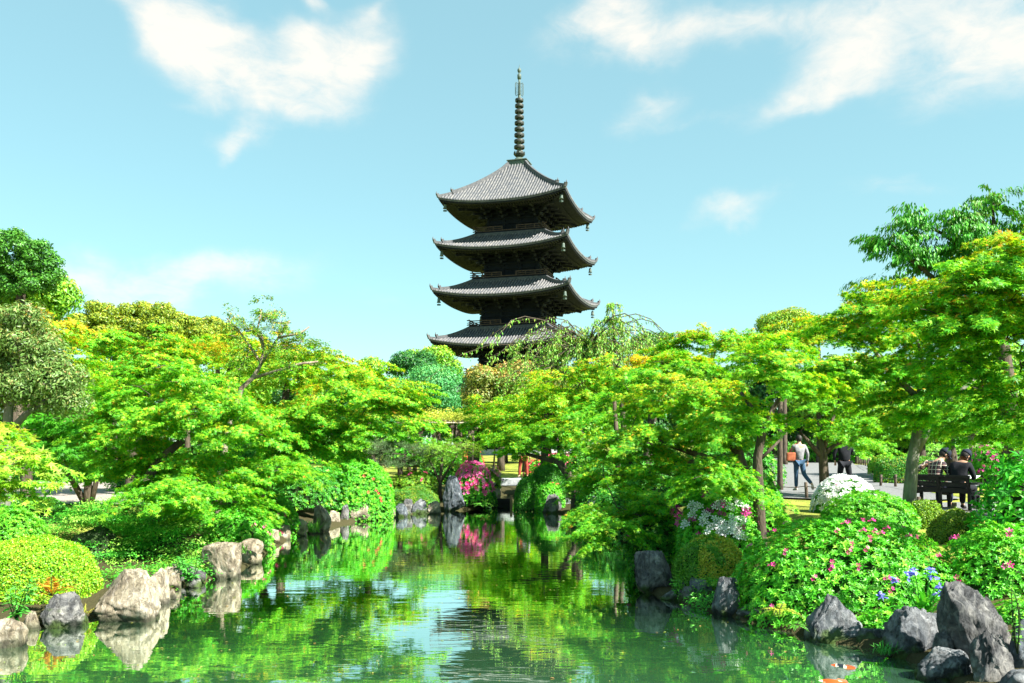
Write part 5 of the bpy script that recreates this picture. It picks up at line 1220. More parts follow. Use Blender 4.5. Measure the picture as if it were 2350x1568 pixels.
shrub('twiggy yellow-green clipped shrub below the bench', 2135, 2255, 1172, 1250, 13.6, 'two', 'clipped_bush', lump=.14, over=dict(pal=((.20, .34, .03), (.30, .38, .04), (.10, .2, .02))))
shrub('small yellow-green bush right of the thick grey trunk', 2075, 2165, 1148, 1215, 15.6, 'two', 'clipped_bush', lump=.1, over=dict(pal=((.18, .36, .02), (.28, .42, .03), (.10, .24, .015))))
shrub('large-leaved green hydrangea at the right edge before the bench', 2238, 2450, 1040, 1235, 12.8, 'broadleaf', 'hydrangea_bush', 'bush', lump=.16, p=2.0, dens=.75)
# beyond the path on the right
shrub('long clipped dark green hedge beyond the path', 2008, 2165, 1048, 1102, 33, 'clip', 'hedge', 'hedge', dep=.35, p=3.2, lump=.04, size=1.6, over=dict(pal=((.05, .28, .015), (.08, .34, .02), (.03, .17, .01))))
shrub('light clipped mound at the left end of the dark hedge', 1995, 2075, 1044, 1082, 37, 'clip', 'clipped_bush', lump=.05, size=1.7, over=dict(pal=((.12, .42, .02), (.2, .5, .03))))
shrub('magenta azalea behind the seated couple', 2232, 2345, 1022, 1100, 27, 'azalea', lump=.12, size=1.3, flowers=dict(mass=110, masscols=MAG, cols=MAG, s=.065, zmin=.0))
shrub('pale green iris-like planting below the bamboo fence', 2080, 2260, 1020, 1060, 45, 'azalea', 'shrub', 'shrub', dep=.3, size=2.2, dens=.5, over=dict(pal=((.18, .48, .06), (.28, .55, .08))))
shrub('shaded shrub bank behind the walkers', 1800, 2010, 1018, 1062, 70, 'azalea', 'shrub', 'shrub', dep=.3, size=3.5, dens=.5, lump=.14)
shrub('shaded shrub bank left of the walkers', 1560, 1800, 1012, 1110, 30, 'azalea', 'shrub', 'shrub', dep=.3, size=1.6, dens=.7, lump=.14, over=dict(pal=((.05, .3, .02), (.08, .38, .03))))
shrub('green shrub bank behind the right-hand hedge', 2150, 2420, 1015, 1080, 40, 'azalea', 'shrub', 'shrub', dep=.3, size=2.2, dens=.5, lump=.14, over=dict(pal=((.04, .24, .02), (.07, .3, .02))))
# behind the left maples, closing the view under their crowns
shrub('shaded shrub bank behind the orange-tipped maple', 560, 800, 1060, 1150, 26, 'azalea', 'shrub', 'shrub', dep=.35, size=1.5, dens=.7, lump=.14, over=dict(pal=((.04, .26, .02), (.07, .34, .02))))
shrub('green shrub under the trellis', 880, 1060, 1008, 1062, 40, 'azalea', 'shrub', 'shrub', dep=.3, size=2.0, dens=.6, lump=.14)
for lb, a, b_, yt, yb, Y in [('deep green azalea bank behind the three-stemmed maple', 250, 420, 1050, 1140, 27), ('deep green azalea bank between the broad maple and the orange-tipped maple', 400, 600, 1045, 1130, 28.5), ('deep green azalea bank above the bare earth', 640, 760, 1080, 1160, 24.8),
                        ('leafy undergrowth left of the low pines', 740, 850, 1020, 1090, 33), ('leafy undergrowth right of the low pines', 960, 1050, 1035, 1100, 34), ('leafy undergrowth behind the leaning maple', 1290, 1420, 1030, 1100, 36), ('leafy undergrowth beneath the twin-trunked maple', 1420, 1600, 1060, 1150, 22.5), ('leafy undergrowth behind the dark maple trunk', 1580, 1720, 1075, 1160, 20), ('tall leafy undergrowth between the leaning maple and the twin-trunked maple', 1400, 1600, 1005, 1100, 31), ('tall leafy undergrowth behind the broad maple', 440, 640, 1010, 1105, 31), ('tall leafy undergrowth behind the three-stemmed maple', 300, 460, 1025, 1090, 36)]:
    shrub(lb, a, b_, yt, yb, Y, 'azalea', 'shrub', 'shrub', dep=.45, size=1.5, dens=.75, lump=.14, over=dict(pal=((.05, .28, .02), (.09, .38, .025), (.03, .19, .015))))
for lb, a, b_, yt, yb, Y in [('distant green thicket seen past the walkers, left part', 1600, 1830, 985, 1042, 82), ('distant green thicket seen past the walkers, right part', 1800, 2010, 988, 1042, 86), ('distant green thicket behind the thick grey trunk', 1990, 2190, 985, 1042, 80), ('distant green thicket at the right edge', 2170, 2420, 980, 1042, 84),
                        ('distant green thicket at the left edge', -80, 180, 985, 1045, 74), ('distant green thicket behind the three-stemmed maple', 160, 400, 988, 1045, 78), ('distant green thicket behind the broad maple', 380, 640, 990, 1045, 76), ('distant green thicket behind the round clipped azalea', 620, 900, 990, 1045, 80)]:
    shrub(lb, a, b_, yt, yb, Y, 'azalea', 'thicket', 'shrub', dep=.25, p=2.8, size=4.5, dens=.6, lump=.16, group='thickets at the far edge of the garden', over=dict(pal=((.07, .30, .025), (.11, .38, .03), (.045, .2, .02))))
# spreading pines
for lb, Y, tr, es in [('low spreading pine with grey-green layered needles left of the feathery maple', 31.5, [(920, 1115, 14), (918, 1075, 12), (930, 1050, 9)], [(900, 1025, 85, 20), (965, 1040, 60, 18), (925, 1062, 75, 18), (860, 1030, 60, 16)]),
                      ('darker low pine just above the round clipped azalea', 31, [(858, 1110, 13), (862, 1070, 11), (855, 1045, 8)], [(850, 1040, 60, 12), (815, 1055, 45, 10), (880, 1065, 40, 10)])]:
    tree('pine_tree', lb, 'pine', TP(Y, *tr), EL(Y, 'pine', *es, mul=1.3), 'low pines behind the round azalea', 'pine', twig=3)

# ------------------------------------------------------------------ rocks of the left bank (front to back)
RL = [('flat tan rock at the very lower left corner', -60, 52, 1418, 1492, 'rock_tan', .8, 0, .5), ('small mossy tan rock wedged by the left corner rock', 45, 90, 1402, 1446, 'rock_tan', .7, 0, 0), ('rounded grey rock left of the largest pale rock', 86, 190, 1359, 1442, 'rock_grey', .78, .0, 0),
      ('largest pale rock of the left bank with veined face', 183, 366, 1306, 1430, 'rock_tan', -.1, .2, 0), ('smooth grey-tan rock leaning on the largest pale rock', 326, 388, 1304, 1388, 'rock_tan', .7, -.15, 0), ('slanted pale rock before the leafy weed', 372, 418, 1300, 1352, 'rock_tan', .6, -.15, 0),
      ('two-toned upright rock, dark above and tan below', 460, 555, 1243, 1330, 'rock_tan', .8, -.12, .3), ('yellowish squarish rock beyond the two-toned rock', 532, 602, 1237, 1288, 'rock_tan', .85, .05, .5), ('small tan rock under the pink azalea', 610, 640, 1214, 1248, 'rock_tan', .75, 0, 0), ('pale rock under the pink azalea nearer the water', 635, 666, 1204, 1240, 'rock_tan', .75, 0, 0),
      ('pale upright rock left of the grassy tuft', 662, 706, 1188, 1231, 'rock_tan', .7, .1, 0), ('tall pale rock right of the grassy tuft', 714, 760, 1158, 1222, 'rock_tan', .68, .05, 0), ('low tan rock on the bare earth', 752, 780, 1172, 1205, 'rock_tan', .8, 0, 0), ('dark tilted rock beside the blocky brown rock', 774, 800, 1158, 1200, 'rock_grey', .55, .3, 0),
      ('blocky brown rock below the round azalea', 796, 852, 1152, 1197, 'rock_tan', .8, -.1, .3), ('pale wide rock right of the blocky brown rock', 852, 908, 1152, 1191, 'rock_tan', .75, .05, .2), ('bluish rock right of the pale wide rock', 902, 938, 1156, 1187, 'rock_blue', .6, -.15, 0), ('narrow grey rock by the ferns', 925, 950, 1144, 1180, 'rock_grey', .65, -.2, 0),
      ('pointed dark grey rock left of the standing stone', 942, 982, 1144, 1180, 'rock_dark', .45, .1, 0), ('small ochre rock at the foot of the standing stone', 980, 1012, 1150, 1180, 'rock_tan', .7, 0, 0)]
for i, (lb, a, b_, yt, yb, mt, tp, ln, fl) in enumerate(RL):
    rock(lb, a, b_, yt, yb, mt, taper=tp, lean=ln, seed=i, sub=5 if i in (2, 3, 6) else 4, flat=fl, rough=.06)
for i, a in enumerate([('low grey rock filling the gap beside the leafy weed', 405, 470, 1300, 1345, 'rock_grey', 14.3), ('pale stone wedged right of the two-toned rock', 545, 600, 1262, 1300, 'rock_tan', 16.6), ('tan stone between the yellowish squarish rock and the pink azalea', 590, 625, 1235, 1270, 'rock_tan', 18.6)]):
    rock(a[0], a[1], a[2], a[3], a[4], a[5], Y=a[6], zb=.0, seed=120 + i)
for i, a in enumerate([('pebble-sized tan stone between the two leftmost corner rocks', 36, 58, 1448, 1474, 'rock_tan'), ('small dark stone left of the largest pale rock at the waterline', 176, 200, 1406, 1432, 'rock_grey'), ('small pale stone right of the smooth grey-tan rock', 380, 404, 1352, 1376, 'rock_tan'), ('small grey stone under the leafy weed', 424, 462, 1322, 1350, 'rock_grey'),
                       ('small pale stone just left of the tall pale rock', 700, 722, 1200, 1224, 'rock_tan'), ('low stone between the bluish rock and the narrow grey rock', 918, 944, 1168, 1186, 'rock_grey'), ('low flat stone left of the standing stone', 975, 1012, 1164, 1180, 'rock_grey')]):
    rock(a[0], a[1], a[2], a[3], a[4], a[5], seed=140 + i)
rock('rusty brown rock tucked behind the largest pale rock', 300 - 170, 240, 1345, 1400, 'rock_tan', Y=12.6, zb=.1, seed=71, sub=4)
rock('pale rock with dry leaves on top behind the leafy weed', 385, 440, 1290, 1330, 'rock_grey', Y=14.6, zb=.12, seed=72)
rock('tall bluish standing stone beside the pink azalea', 1009, 1070, 1091, 1174, 'rock_blue', taper=-.45, lean=-.05, seed=31, sub=5, cuts=6, rough=.07, dep=.6, sink=.1)
rock('round tan rock right of the standing stone', 1060, 1094, 1120, 1166, 'rock_tan', seed=32, taper=.8)
rock('narrow grey rock under the pink azalea by the bridge', 1088, 1112, 1125, 1166, 'rock_grey', seed=33, taper=.8)
rock('square tan stone under the near end of the bridge', 1130, 1150, 1112, 1150, 'rock_tan', Y=35.5, zb=0, seed=34, taper=.95)
for i, a in enumerate([('upright grey rock at the smaller clipped dome', 1209, 1243, 1133, 1172, 'rock_grey', .8, 0), ('squat grey rock with a lit top at the right bank', 1243, 1290, 1133, 1178, 'rock_grey', .85, .05), ('flat dark rock right of the squat grey rock', 1286, 1316, 1142, 1170, 'rock_dark', .8, 0),
                       ('dark boulder half hidden under the hanging maple sprays', 1345, 1405, 1138, 1200, 'rock_dark', .7, 0), ('low dark rock under the hanging maple sprays', 1325, 1352, 1165, 1192, 'rock_dark', .8, 0), ('dark rock in the shade below the magenta azalea', 1395, 1450, 1170, 1232, 'rock_dark', .8, 0),
                       ('squarish grey boulder with pale stains at the right waterline', 1457, 1552, 1263, 1364, 'rock_grey', .80, -.05), ('flat pale stone lying in the water by the squarish boulder', 1515, 1566, 1352, 1378, 'rock_grey', .7, .1)]):
    rock(a[0], a[1], a[2], a[3], a[4], a[5], taper=a[6], lean=a[7], seed=40 + i, sub=5 if i == 6 else 4, flat=.4 if i == 6 else 0)
for i, a in enumerate([('small grey rock under the two-toned bush', 1555, 1600, 1318, 1348, 'rock_dark', 13.2, .1, .7, 0), ('rounded mossy grey rock under the two-toned bush', 1583, 1638, 1326, 1378, 'rock_dark', 12.9, .0, .75, -.1), ('round rock in front of the mossy grey rock', 1556, 1596, 1346, 1380, 'rock_grey', 12.75, 0, .8, 0),
                       ('steep dark slab left of the broad azalea mound', 1632, 1700, 1325, 1418, 'rock_dark', 11.6, 0, .5, .3), ('triangular dark blue rock under the broad azalea mound', 1846, 2010, 1362, 1482, 'rock_dark', 10.0, 0, -.5, -.12), ('low mossy foot of rock beside the triangular rock', 1960, 2050, 1440, 1500, 'rock_dark', 9.9, 0, .6, 0),
                       ('broad brownish dark rock below the irises', 2036, 2200, 1388, 1530, 'rock_dark', 9.3, 0, .48, .08), ('small crusted rock between the brownish rock and the tallest rock', 2146, 2200, 1446, 1512, 'rock_grey', 8.75, .05, .7, 0), ('flat dark rock at the waterline below the tallest rock', 2106, 2240, 1486, 1580, 'rock_dark', 8.35, 0, .5, .1),
                       ('tallest pale rock at the right edge, sunlit on its right flank', 2186, 2352, 1336, 1600, 'rock_grey', 8.6, 0, .52, -.42), ('lower foot rock in front of the tallest rock', 2225, 2330, 1450, 1600, 'rock_grey', 8.05, 0, .6, .2), ('pale bluish rock cut by the right edge of the photo', 2326, 2430, 1415, 1560, 'rock_blue', 8.3, .05, .7, .1), ('rounded rock at the lower right corner', 2290, 2420, 1535, 1640, 'rock_dark', 7.7, 0, .7, 0)]):
    rock(a[0], a[1], a[2], a[3], a[4], a[5], Y=a[6], zb=a[7], taper=a[8], lean=a[9], seed=60 + i, sub=5 if i in (3, 4, 6, 8, 9, 10) else 4, rough=.075, cuts=10)
shrub('low leafy plant behind the tallest rock at the right edge', 2250, 2440, 1385, 1520, 9.9, 'azalea', 'shrub', 'shrub', lump=.14, over=dict(pal=((.06, .36, .02), (.10, .45, .03))))
shrub('low leafy sprig between the triangular rock and the brownish rock', 1960, 2085, 1402, 1500, 10.35, 'azalea', 'shrub', 'shrub', lump=.16)
shrub('low green shrub between the broad azalea mound and the steep dark slab', 1600, 1720, 1320, 1420, 12.4, 'loose', 'shrub', 'shrub', lump=.14)
shrub('low green plants on the bare earth behind the largest pale rock', 225, 350, 1300, 1385, 13.4, 'loose', 'shrub', 'shrub', lump=.15, dens=1.3)
shrub('low green plants behind the slanted pale rock', 330, 470, 1280, 1350, 14.9, 'loose', 'shrub', 'shrub', lump=.15, dens=1.2)
shrub('low azalea with a few pink blooms above the yellowish squarish rock', 470, 625, 1165, 1262, 18.7, 'azalea', lump=.13, flowers=dict(at=[(608, 1205), (612, 1220), (600, 1190), (585, 1200)], cols=HOT, s=.04, nb=2))
# filler stones under the azalea mound
rock('dark rock in the deep shade under the broad azalea mound', 1690, 1850, 1385, 1440, 'rock_dark', Y=11.2, zb=0, seed=90, taper=.8)
rock('grey fieldstone beside the hedge at the path corner', 2015, 2052, 1076, 1104, 'rock_grey', Y=34.5, zb=GZ, seed=91, group=None)

# ------------------------------------------------------------------ small plants
FO = ((.62, .32, .03), (.68, .42, .04), (.52, .24, .02)); FY = ((.45, .5, .05), (.3, .45, .04)); FG = ((.10, .42, .04), (.16, .46, .05))
fern('orange dried fern in front of the yellow-green clipped mound', W(118, 1368, 11.35), 7, .46, FO, side=[(-.4, -.2, .9, .9), (.1, -.2, 1, 1.1), (.6, -.2, .55, 1.2), (.35, .1, 1, 1.0), (-.1, -.4, .8, .7), (.8, -.3, .3, .8), (-.6, -.2, .4, .6)])
fern('yellowish fern between the corner rock and the rounded grey rock', W(130, 1372, 11.2), 6, .22, FY, up=.3)
fern('pale yellow fern at the water under the broad azalea mound', W(1790, 1400, 10.55), 8, .32, FY, up=.35)
fern('small green fern beside the triangular rock', W(1830, 1435, 10.3), 6, .2, FG, up=.2)
fern('green fern behind the irises', W(1985, 1365, 10.5), 8, .34, FG, up=1.1)
fern('ochre fern on the squat grey rock', W(1270, 1140, 30), 6, .5, ((.42, .34, .05), (.3, .34, .04)), up=.8)
fern('green ferns at the foot of the low groundcover', W(990, 1165, 29), 8, .5, FG, up=.5)
fern('green fern at the bridge abutment', W(1105, 1160, 30.6), 8, .5, FG, up=.5)
weed('leafy light green weed growing over the left corner rocks', W(38, 1425, 10.3), 9, .48, .13, ((.08, .42, .05), (.14, .5, .08)), spread=.2, tm=LN)
weed('leafy green weed at the waterline before the two-toned rock', W(440, 1338, 14), 10, .42, .13, ((.08, .42, .05), (.13, .48, .08)), spread=.22)
weed('small green sprout right of the slanted pale rock', W(410, 1310, 14.2), 5, .2, .07, FG, spread=.1)
weed('creeping green vine on the right flank of the tallest rock', W(2335, 1500, 8.15), 5, .55, .06, ((.2, .48, .05), (.12, .4, .04)), spread=.06, lean=(-.03, 0, .1))
weed('ivy sprig between the small rocks under the two-toned bush', W(1555, 1368, 12.7), 5, .22, .08, FG, spread=.12)
grass_tuft('grassy tuft between two pale rocks on the left bank', W(708, 1222, 22.3), 90, .75, ((.14, .46, .06), (.2, .5, .07)), w=.02, spread=.4)
grass_tuft('strap-leaved tuft behind the largest pale rock', W(215, 1340, 12.5), 16, .32, ((.16, .48, .04),), w=.02, spread=.12)
grass_tuft('thin grass tuft at the largest pale rock, yellowing', W(192, 1408, 11.35), 30, .28, ((.3, .45, .05), (.4, .36, .06)), w=.008)
grass_tuft('grass tuft beside the yellowish squarish rock', W(545, 1270, 16.4), 50, .45, ((.16, .46, .05),), w=.012, spread=.25)
grass_tuft('small dark grass tuft at the water between the triangular and brownish rocks', W(2030, 1500, 9.4), 60, .26, ((.05, .34, .05), (.1, .4, .06)), w=.008, spread=.16)
grass_tuft('grass blades among the left rocks', W(425, 1300, 15), 20, .3, ((.14, .46, .05),), w=.014)
# irises: a fan of sword leaves and five blue-violet heads
root = empty('iris_clump', W(2122, 1405, 9.75)); tag(root, 'clump of blue-violet irises among sword leaves behind the brownish rock', 'iris')
n = 64; ba = [(RG.normal(0, .07), RG.normal(0, .05), 0) for _ in range(n)]; di = [(RG.normal(-.3, .7), RG.normal(-.25, .25), .8) for _ in range(n)]
V, Q = blades_geo(ba, di, RG.uniform(.32, .62, n), [.03] * n, RG.uniform(.2, .8, n), 6)
link('leaves', np_mesh('leaves', V, Q, None, col=np.repeat(np.array([(.06, .40, .025), (.11, .46, .04)])[RG.integers(0, 2, n)], 6, 0)), M['broad'], root)
IR = ((.10, .11, .55), (.16, .16, .66), (.30, .32, .72))
for (px, py) in [(2052, 1330), (2088, 1320), (2099, 1312), (2135, 1308), (2140, 1325), (2160, 1348), (2158, 1362), (2024, 1366)]:
    e = W(px, py, 9.6) - root.location; b = MB(); b.tube(curve(Vector((e.x * .2, 0, 0)), e, -.1, 6, .02), [.006] * 7, 5); st = b.build('flower', M['twigs'], root); b2 = MB()
    st.data.materials.clear(); st.data.materials.append(M['iris_stem'] if 'iris_stem' in M else M.setdefault('iris_stem', noisy('iris_stem', (.05, .26, .03), (.09, .36, .05), 8, .6, .1)))
    k = 11; P = np.tile(np.array(e)[None], (k, 1)) + RG.normal(0, .012, (k, 3)); a = np.arange(k) * 6.283 / k * 1.0
    T = np.stack([np.cos(a), np.sin(a), RG.uniform(-.5, .6, k)], 1); Nn = np.stack([0 * a, -.4 + 0 * a, 1 + 0 * a], 1) + RG.normal(0, .35, (k, 3))
    V, Fc = leaf_geo(P, Nn, RG.uniform(.05, .075, k), T, DI); link('petals', np_mesh('petals', V, Fc, None, col=pal(k, IR, (1, 1, 1))), M['petal'], st)
# ------------------------------------------------------------------ stone bridge, sluice, post
root = empty('stone_bridge', (0, 36.7, GZ)); tag(root, 'flat grey stone slab bridge at the far end of the pond', 'bridge')


def slab(name, c, d, m, parent, seed, bev=.04, rough=.02, cuts=6):
    bm = bmesh.new(); bmesh.ops.create_cube(bm, size=1)
    for v in bm.verts: v.co = Vector((v.co.x * d[0], v.co.y * d[1], v.co.z * d[2]))
    bmesh.ops.bevel(bm, geom=bm.edges[:], offset=bev, segments=2, profile=.6, affect='EDGES')
    bmesh.ops.subdivide_edges(bm, edges=[e for e in bm.edges if e.calc_length() > .25], cuts=cuts, use_grid_fill=True)
    off = Vector((seed * 3.3, 1, 2))
    for v in bm.verts: v.co += Vector((noise.noise(v.co * 3 + off), noise.noise(v.co * 3 + off * 2), noise.noise(v.co * 3 + off * 3))) * rough
    for v in bm.verts: v.co += Vector(c)
    me = bpy.data.meshes.new(name); bm.to_mesh(me); bm.free(); return link(name, me, m, parent)


slab('deck', (-.06, 0, -.08), (1.95, 1.3, .28), M['stone_slab'], root, 1)
slab('abutment', (-1.15, 0, -.55), (.5, 1.2, .66), M['stone_slab'], root, 2); slab('abutment', (.98, 0, -.55), (.5, 1.2, .66), M['stone_slab'], root, 3)
root = empty('sluice', (-.35, 32.6, 0)); tag(root, 'dark wooden sluice board across the narrow channel', 'sluice')
slab('board', (0, 0, .2), (.66, .10, .16), M['wood_dark'], root, 4, .012, .004); slab('board', (0, .04, .02), (.62, .08, .2), M['wood_dark'], root, 5, .012, .004)
b = MB(); b.tube([(-.3, .06, -.3), (-.3, .06, .3)], .04, 8); b.tube([(.3, .06, -.3), (.3, .06, .3)], .04, 8); b.build('post', M['wood_old'], root)
b = MB(); b.tube([(0, 0, -.5), (.005, 0, .1), (0, 0, .41)], [.052, .05, .046], 10); M['post_tan'] = noisy('tan_post', (.18, .11, .06), (.36, .24, .13), 10, .85, .4, stretch=(1, 1, .2))
o = b.build('wooden_post', M['post_tan'], None, (-.03, 32.2, 0)); tag(o, 'short tan wooden post standing in the water before the sluice', 'post')
# ------------------------------------------------------------------ wisteria trellis
root = empty('trellis', (-3.0, 42, GZ)); tag(root, 'log trellis with bamboo rails carrying a yellow-green vine', 'trellis')
M['bamboo'] = noisy('bamboo', (.38, .30, .20), (.6, .5, .36), 5, .6, .2)
zz = lambda py, Y=42: CZ - (py - HY) * Y / F - GZ
for px in (938, 996, 1048, 1078):
    for dy in (0, 2.6):
        b = MB(); x = (px - HX) * 42 / F + 3.0; b.tube([(x, dy, -.1), (x + .02, dy, 1.2), (x, dy, zz(980))], [.12, .11, .10], 9); b.build('post', M['bark'], root)
b = MB()
for dy in (0, 2.6): b.tube([(-2.6, dy, zz(983)), (1.3, dy, zz(983))], .10, 9)
b.build('beam', M['bark'], root)
for px in (935, 970, 1004, 1040, 1075):
    b = MB(); x = (px - HX) * 42 / F + 3.0; b.tube([(x, -.7, zz(980)), (x, 3.3, zz(980))], .085, 9); b.build('cross_log', M['pale_bark'] if px == 1004 else M['bark'], root)
for i, (py, dy) in enumerate([(971.5, -.6), (967, -.3), (967, .6), (967, 1.5), (967, 2.4), (967, 3.2)]):
    b = MB(); b.tube([(-2.5, dy, zz(py)), (-.5, dy, zz(py) + .02), (1.35, dy, zz(py) - .01)], .035, 7); b.build('bamboo_rail', M['bamboo'], root)
VINE = ((.42, .50, .05), (.50, .52, .06), (.30, .44, .04), (.45, .36, .08))
n = 9000; P = np.stack([RG.uniform(-2.7, 1.4, n), RG.uniform(-.7, 3.3, n), zz(966) + .02 + np.abs(RG.normal(0, .22, n))], 1); P[:, 2] += .12 * np.sin(P[:, 0] * 5) * np.cos(P[:, 1] * 4)
V, Fc = leaf_geo(P, RG.normal(0, .6, (n, 3)) + np.array([0, -.3, 1]), RG.uniform(.08, .15, n), RG.normal(0, 1, (n, 3)) + np.array([0, 0, -.4]), OV)
vr = empty('wisteria_vine', (-3.0, 42, GZ)); tag(vr, 'yellow-green vine spread over the log trellis', 'vine')
link('leaves', np_mesh('leaves', V, Fc, None, col=np.repeat(pal(n, VINE, (4, 3, 3, 1)), 2, 0)), M['broad'], vr)
b = MB(); b.tube([(.05, -.15, -.05), (.1, -.2, .6), (-.05, -.16, 1.2), (.1, -.2, 1.7), (.2, -.1, zz(967))], [.07, .06, .05, .05, .03], 7); b.tube([(.1, -.2, 1.2), (.3, -.25, 1.6), (.36, -.2, zz(970))], [.04, .03, .02], 6); b.build('stem', M['pale_bark'], vr)


# ------------------------------------------------------------------ rope fences
def rope_fence(label, pts, h=.46):
    root = empty('rope_fence', (pts[0][0], pts[0][1], GZ)); tag(root, label, 'fence'); o0 = Vector((pts[0][0], pts[0][1], GZ)); tops = []
    for (x, y) in pts:
        z = gz(x, y); b = MB(); a = Vector((x, y, z)) - o0; t = Vector((RG.normal(0, .015), RG.normal(0, .015), 0)); hh = h * RG.uniform(.92, 1.06)
        b.tube([a - Vector((0, 0, .1)), a + Vector((0, 0, hh * .5)) + t * .5, a + Vector((0, 0, hh - .01)) + t, a + Vector((0, 0, hh)) + t], [.047, .045, .045, .036], 9); b.build('post', M['wood_old'], root); tops.append(a + Vector((0, 0, hh * .78)) + t)
    b = MB()
    for i in range(len(tops) - 1):
        m_ = (tops[i] + tops[i + 1]) / 2 - Vector((0, 0, .05)); q = (tops[i] + m_) / 2 - Vector((0, 0, .012)); r = (tops[i + 1] + m_) / 2 - Vector((0, 0, .012)); b.tube([tops[i], q, m_, r, tops[i + 1]], .011, 5)
    b.build('rope', M['rope'], root)


def PX(px, Y): return ((px - HX) * Y / F, Y)


rope_fence('low rope fence at the lawn edge left of the white azalea', [PX(1700, 24.6), PX(1775, 24), PX(1852, 23.6), PX(1935, 22.6)])
rope_fence('low rope fence with two posts beside the thick grey trunk', [PX(2021, 30.8), PX(2055, 29.4), PX(2105, 27.6), PX(2170, 25.6)])
fp = []
A_, B_, C_ = Vector((27.5, 70)), Vector((20.4, 48.7)), Vector((17.7, 41))
for i in range(13): fp.append(tuple(A_.lerp(B_, i / 12)))
for i in range(1, 5): fp.append(tuple(B_.lerp(C_, i / 4)))
rope_fence('long rope fence running along the far side of the path by the hedge', fp, .62)
rope_fence('rope fence in front of the dark hedge behind the bench', [PX(2038, 40.4), PX(2085, 39), PX(2132, 37.6), PX(2180, 36.3), PX(2228, 35), PX(2276, 34), PX(2330, 33)], .55)
rope_fence('low rope line among the plants in front of the bench', [PX(2110, 17.6), PX(2190, 16.4), PX(2290, 15.6)], .4)
# bamboo fence behind
root = empty('bamboo_fence', (PX(2320, 46)[0], 46, GZ)); tag(root, 'brown bamboo fence at the right edge behind the magenta azalea', 'fence'); M['bamboo_brown'] = noisy('brown_bamboo', (.10, .06, .035), (.22, .14, .08), 6, .8, .3)
b = MB()
for i in range(70): b.tube([(-2.2 + i * .085, RG.normal(0, .006), -.05), (-2.2 + i * .085 + RG.normal(0, .008), 0, 1.5 + RG.uniform(0, .06))], .036, 6)
b.build('pickets', M['bamboo_brown'], root)
for z in (.4, 1.2): b = MB(); b.tube([(-2.3, -.06, z), (3.9, -.06, z)], .035, 7); b.build('rail', M['bamboo_brown'], root)
# trees with thin trunks around the bench
MT('slim maple with a pale leaning trunk beside the magenta azalea', 'maplef', 34, [(2250, 1108, 22), (2240, 1070, 17), (2233, 1040, 15), (2228, 1000, 12)], [(2240, 960, 110, 45), (2190, 930, 80, 40), (2300, 985, 70, 30)], over=dict(bark='pale_bark'))
MT('maple with a dark trunk behind the head of the man in plaid', 'maplef', 38, [(2190, 1098, 26), (2183, 1040, 22), (2176, 1000, 17)], [(2160, 965, 110, 45), (2100, 985, 80, 35), (2210, 900, 90, 50)])
MT('maple with a dark trunk behind the thick grey trunk', 'maplef', 41, [(2112, 1092, 22), (2114, 1040, 19), (2116, 1000, 14)], [(2060, 975, 90, 40), (2110, 940, 80, 45), (2030, 1005, 60, 24)])


# ------------------------------------------------------------------ people
def skinned(name, V, E, R, sub=1):
    me = bpy.data.meshes.new(name); me.from_pydata(V, E, []); o = bpy.data.objects.new(name, me); COL.objects.link(o)
    md = o.modifiers.new('skin', 'SKIN'); md.use_smooth_shade = True; md.branch_smoothing = .3
    for i, r in enumerate(R):
        sv = me.skin_vertices[0].data[i]; sv.radius = r if hasattr(r, '__len__') else (r, r); sv.use_root = (i == 0)
    if sub: s = o.modifiers.new('sub', 'SUBSURF'); s.levels = sub; s.render_levels = sub
    bpy.context.view_layer.update(); dg = bpy.context.evaluated_depsgraph_get(); out = bpy.data.meshes.new_from_object(o.evaluated_get(dg))
    bpy.data.objects.remove(o); bpy.data.meshes.remove(me); out.name = name
    out.polygons.foreach_set('use_smooth', np.ones(len(out.polygons), bool)); out.materials.clear(); return out


class SK:
    def __init__(s): s.V = []; s.E = []; s.R = []
    def p(s, v, r, par=None):
        s.V.append(tuple(v)); s.R.append(r)
        if par is not None: s.E.append((par, len(s.V) - 1))
        return len(s.V) - 1
    def chain(s, par, pts):
        for v, r in pts: par = s.p(v, r, par)
        return par


M['skin'] = noisy('skin', (.42, .23, .15), (.52, .30, .20), 20, .55, .05)
M['denim'] = noisy('denim', (.020, .05, .10), (.045, .10, .17), 9, .9, .3)
M['black_cloth'] = noisy('black_cloth', (.004, .005, .009), (.011, .012, .017), 8, .9, .3)
M['grey_wool'] = noisy('grey_wool', (.15, .15, .16), (.27, .27, .28), 14, .95, .3)
M['red_cloth'] = noisy('rust_trousers', (.20, .03, .02), (.32, .06, .035), 9, .9, .3)
M['navy'] = noisy('navy_cloth', (.006, .010, .022), (.015, .02, .04), 9, .9, .3)
M['shoe'] = noisy('shoe_leather', (.38, .33, .26), (.55, .5, .42), 10, .7, .2)
M['dark_shoe'] = noisy('dark_shoe', (.015, .013, .012), (.04, .035, .03), 10, .6, .2)
M['hair'] = noisy('hair', (.008, .006, .005), (.03, .025, .022), 30, .6, .3, stretch=(1, 1, .3))
M['orange_bag'] = noisy('rust_leather', (.20, .05, .02), (.38, .11, .045), 8, .7, .3)
M['paper'] = noisy('paper', (.72, .74, .76), (.82, .84, .85), 4, .8, 0)
m, nt, N, L, out = new_mat('plaid')
p = N.new('ShaderNodeBsdfPrincipled'); p.inputs['Roughness'].default_value = .9; L.new(p.outputs[0], out.inputs[0]); tcg = N.new('ShaderNodeTexCoord'); sp = N.new('ShaderNodeSeparateXYZ'); L.new(tcg.outputs['Object'], sp.inputs[0])


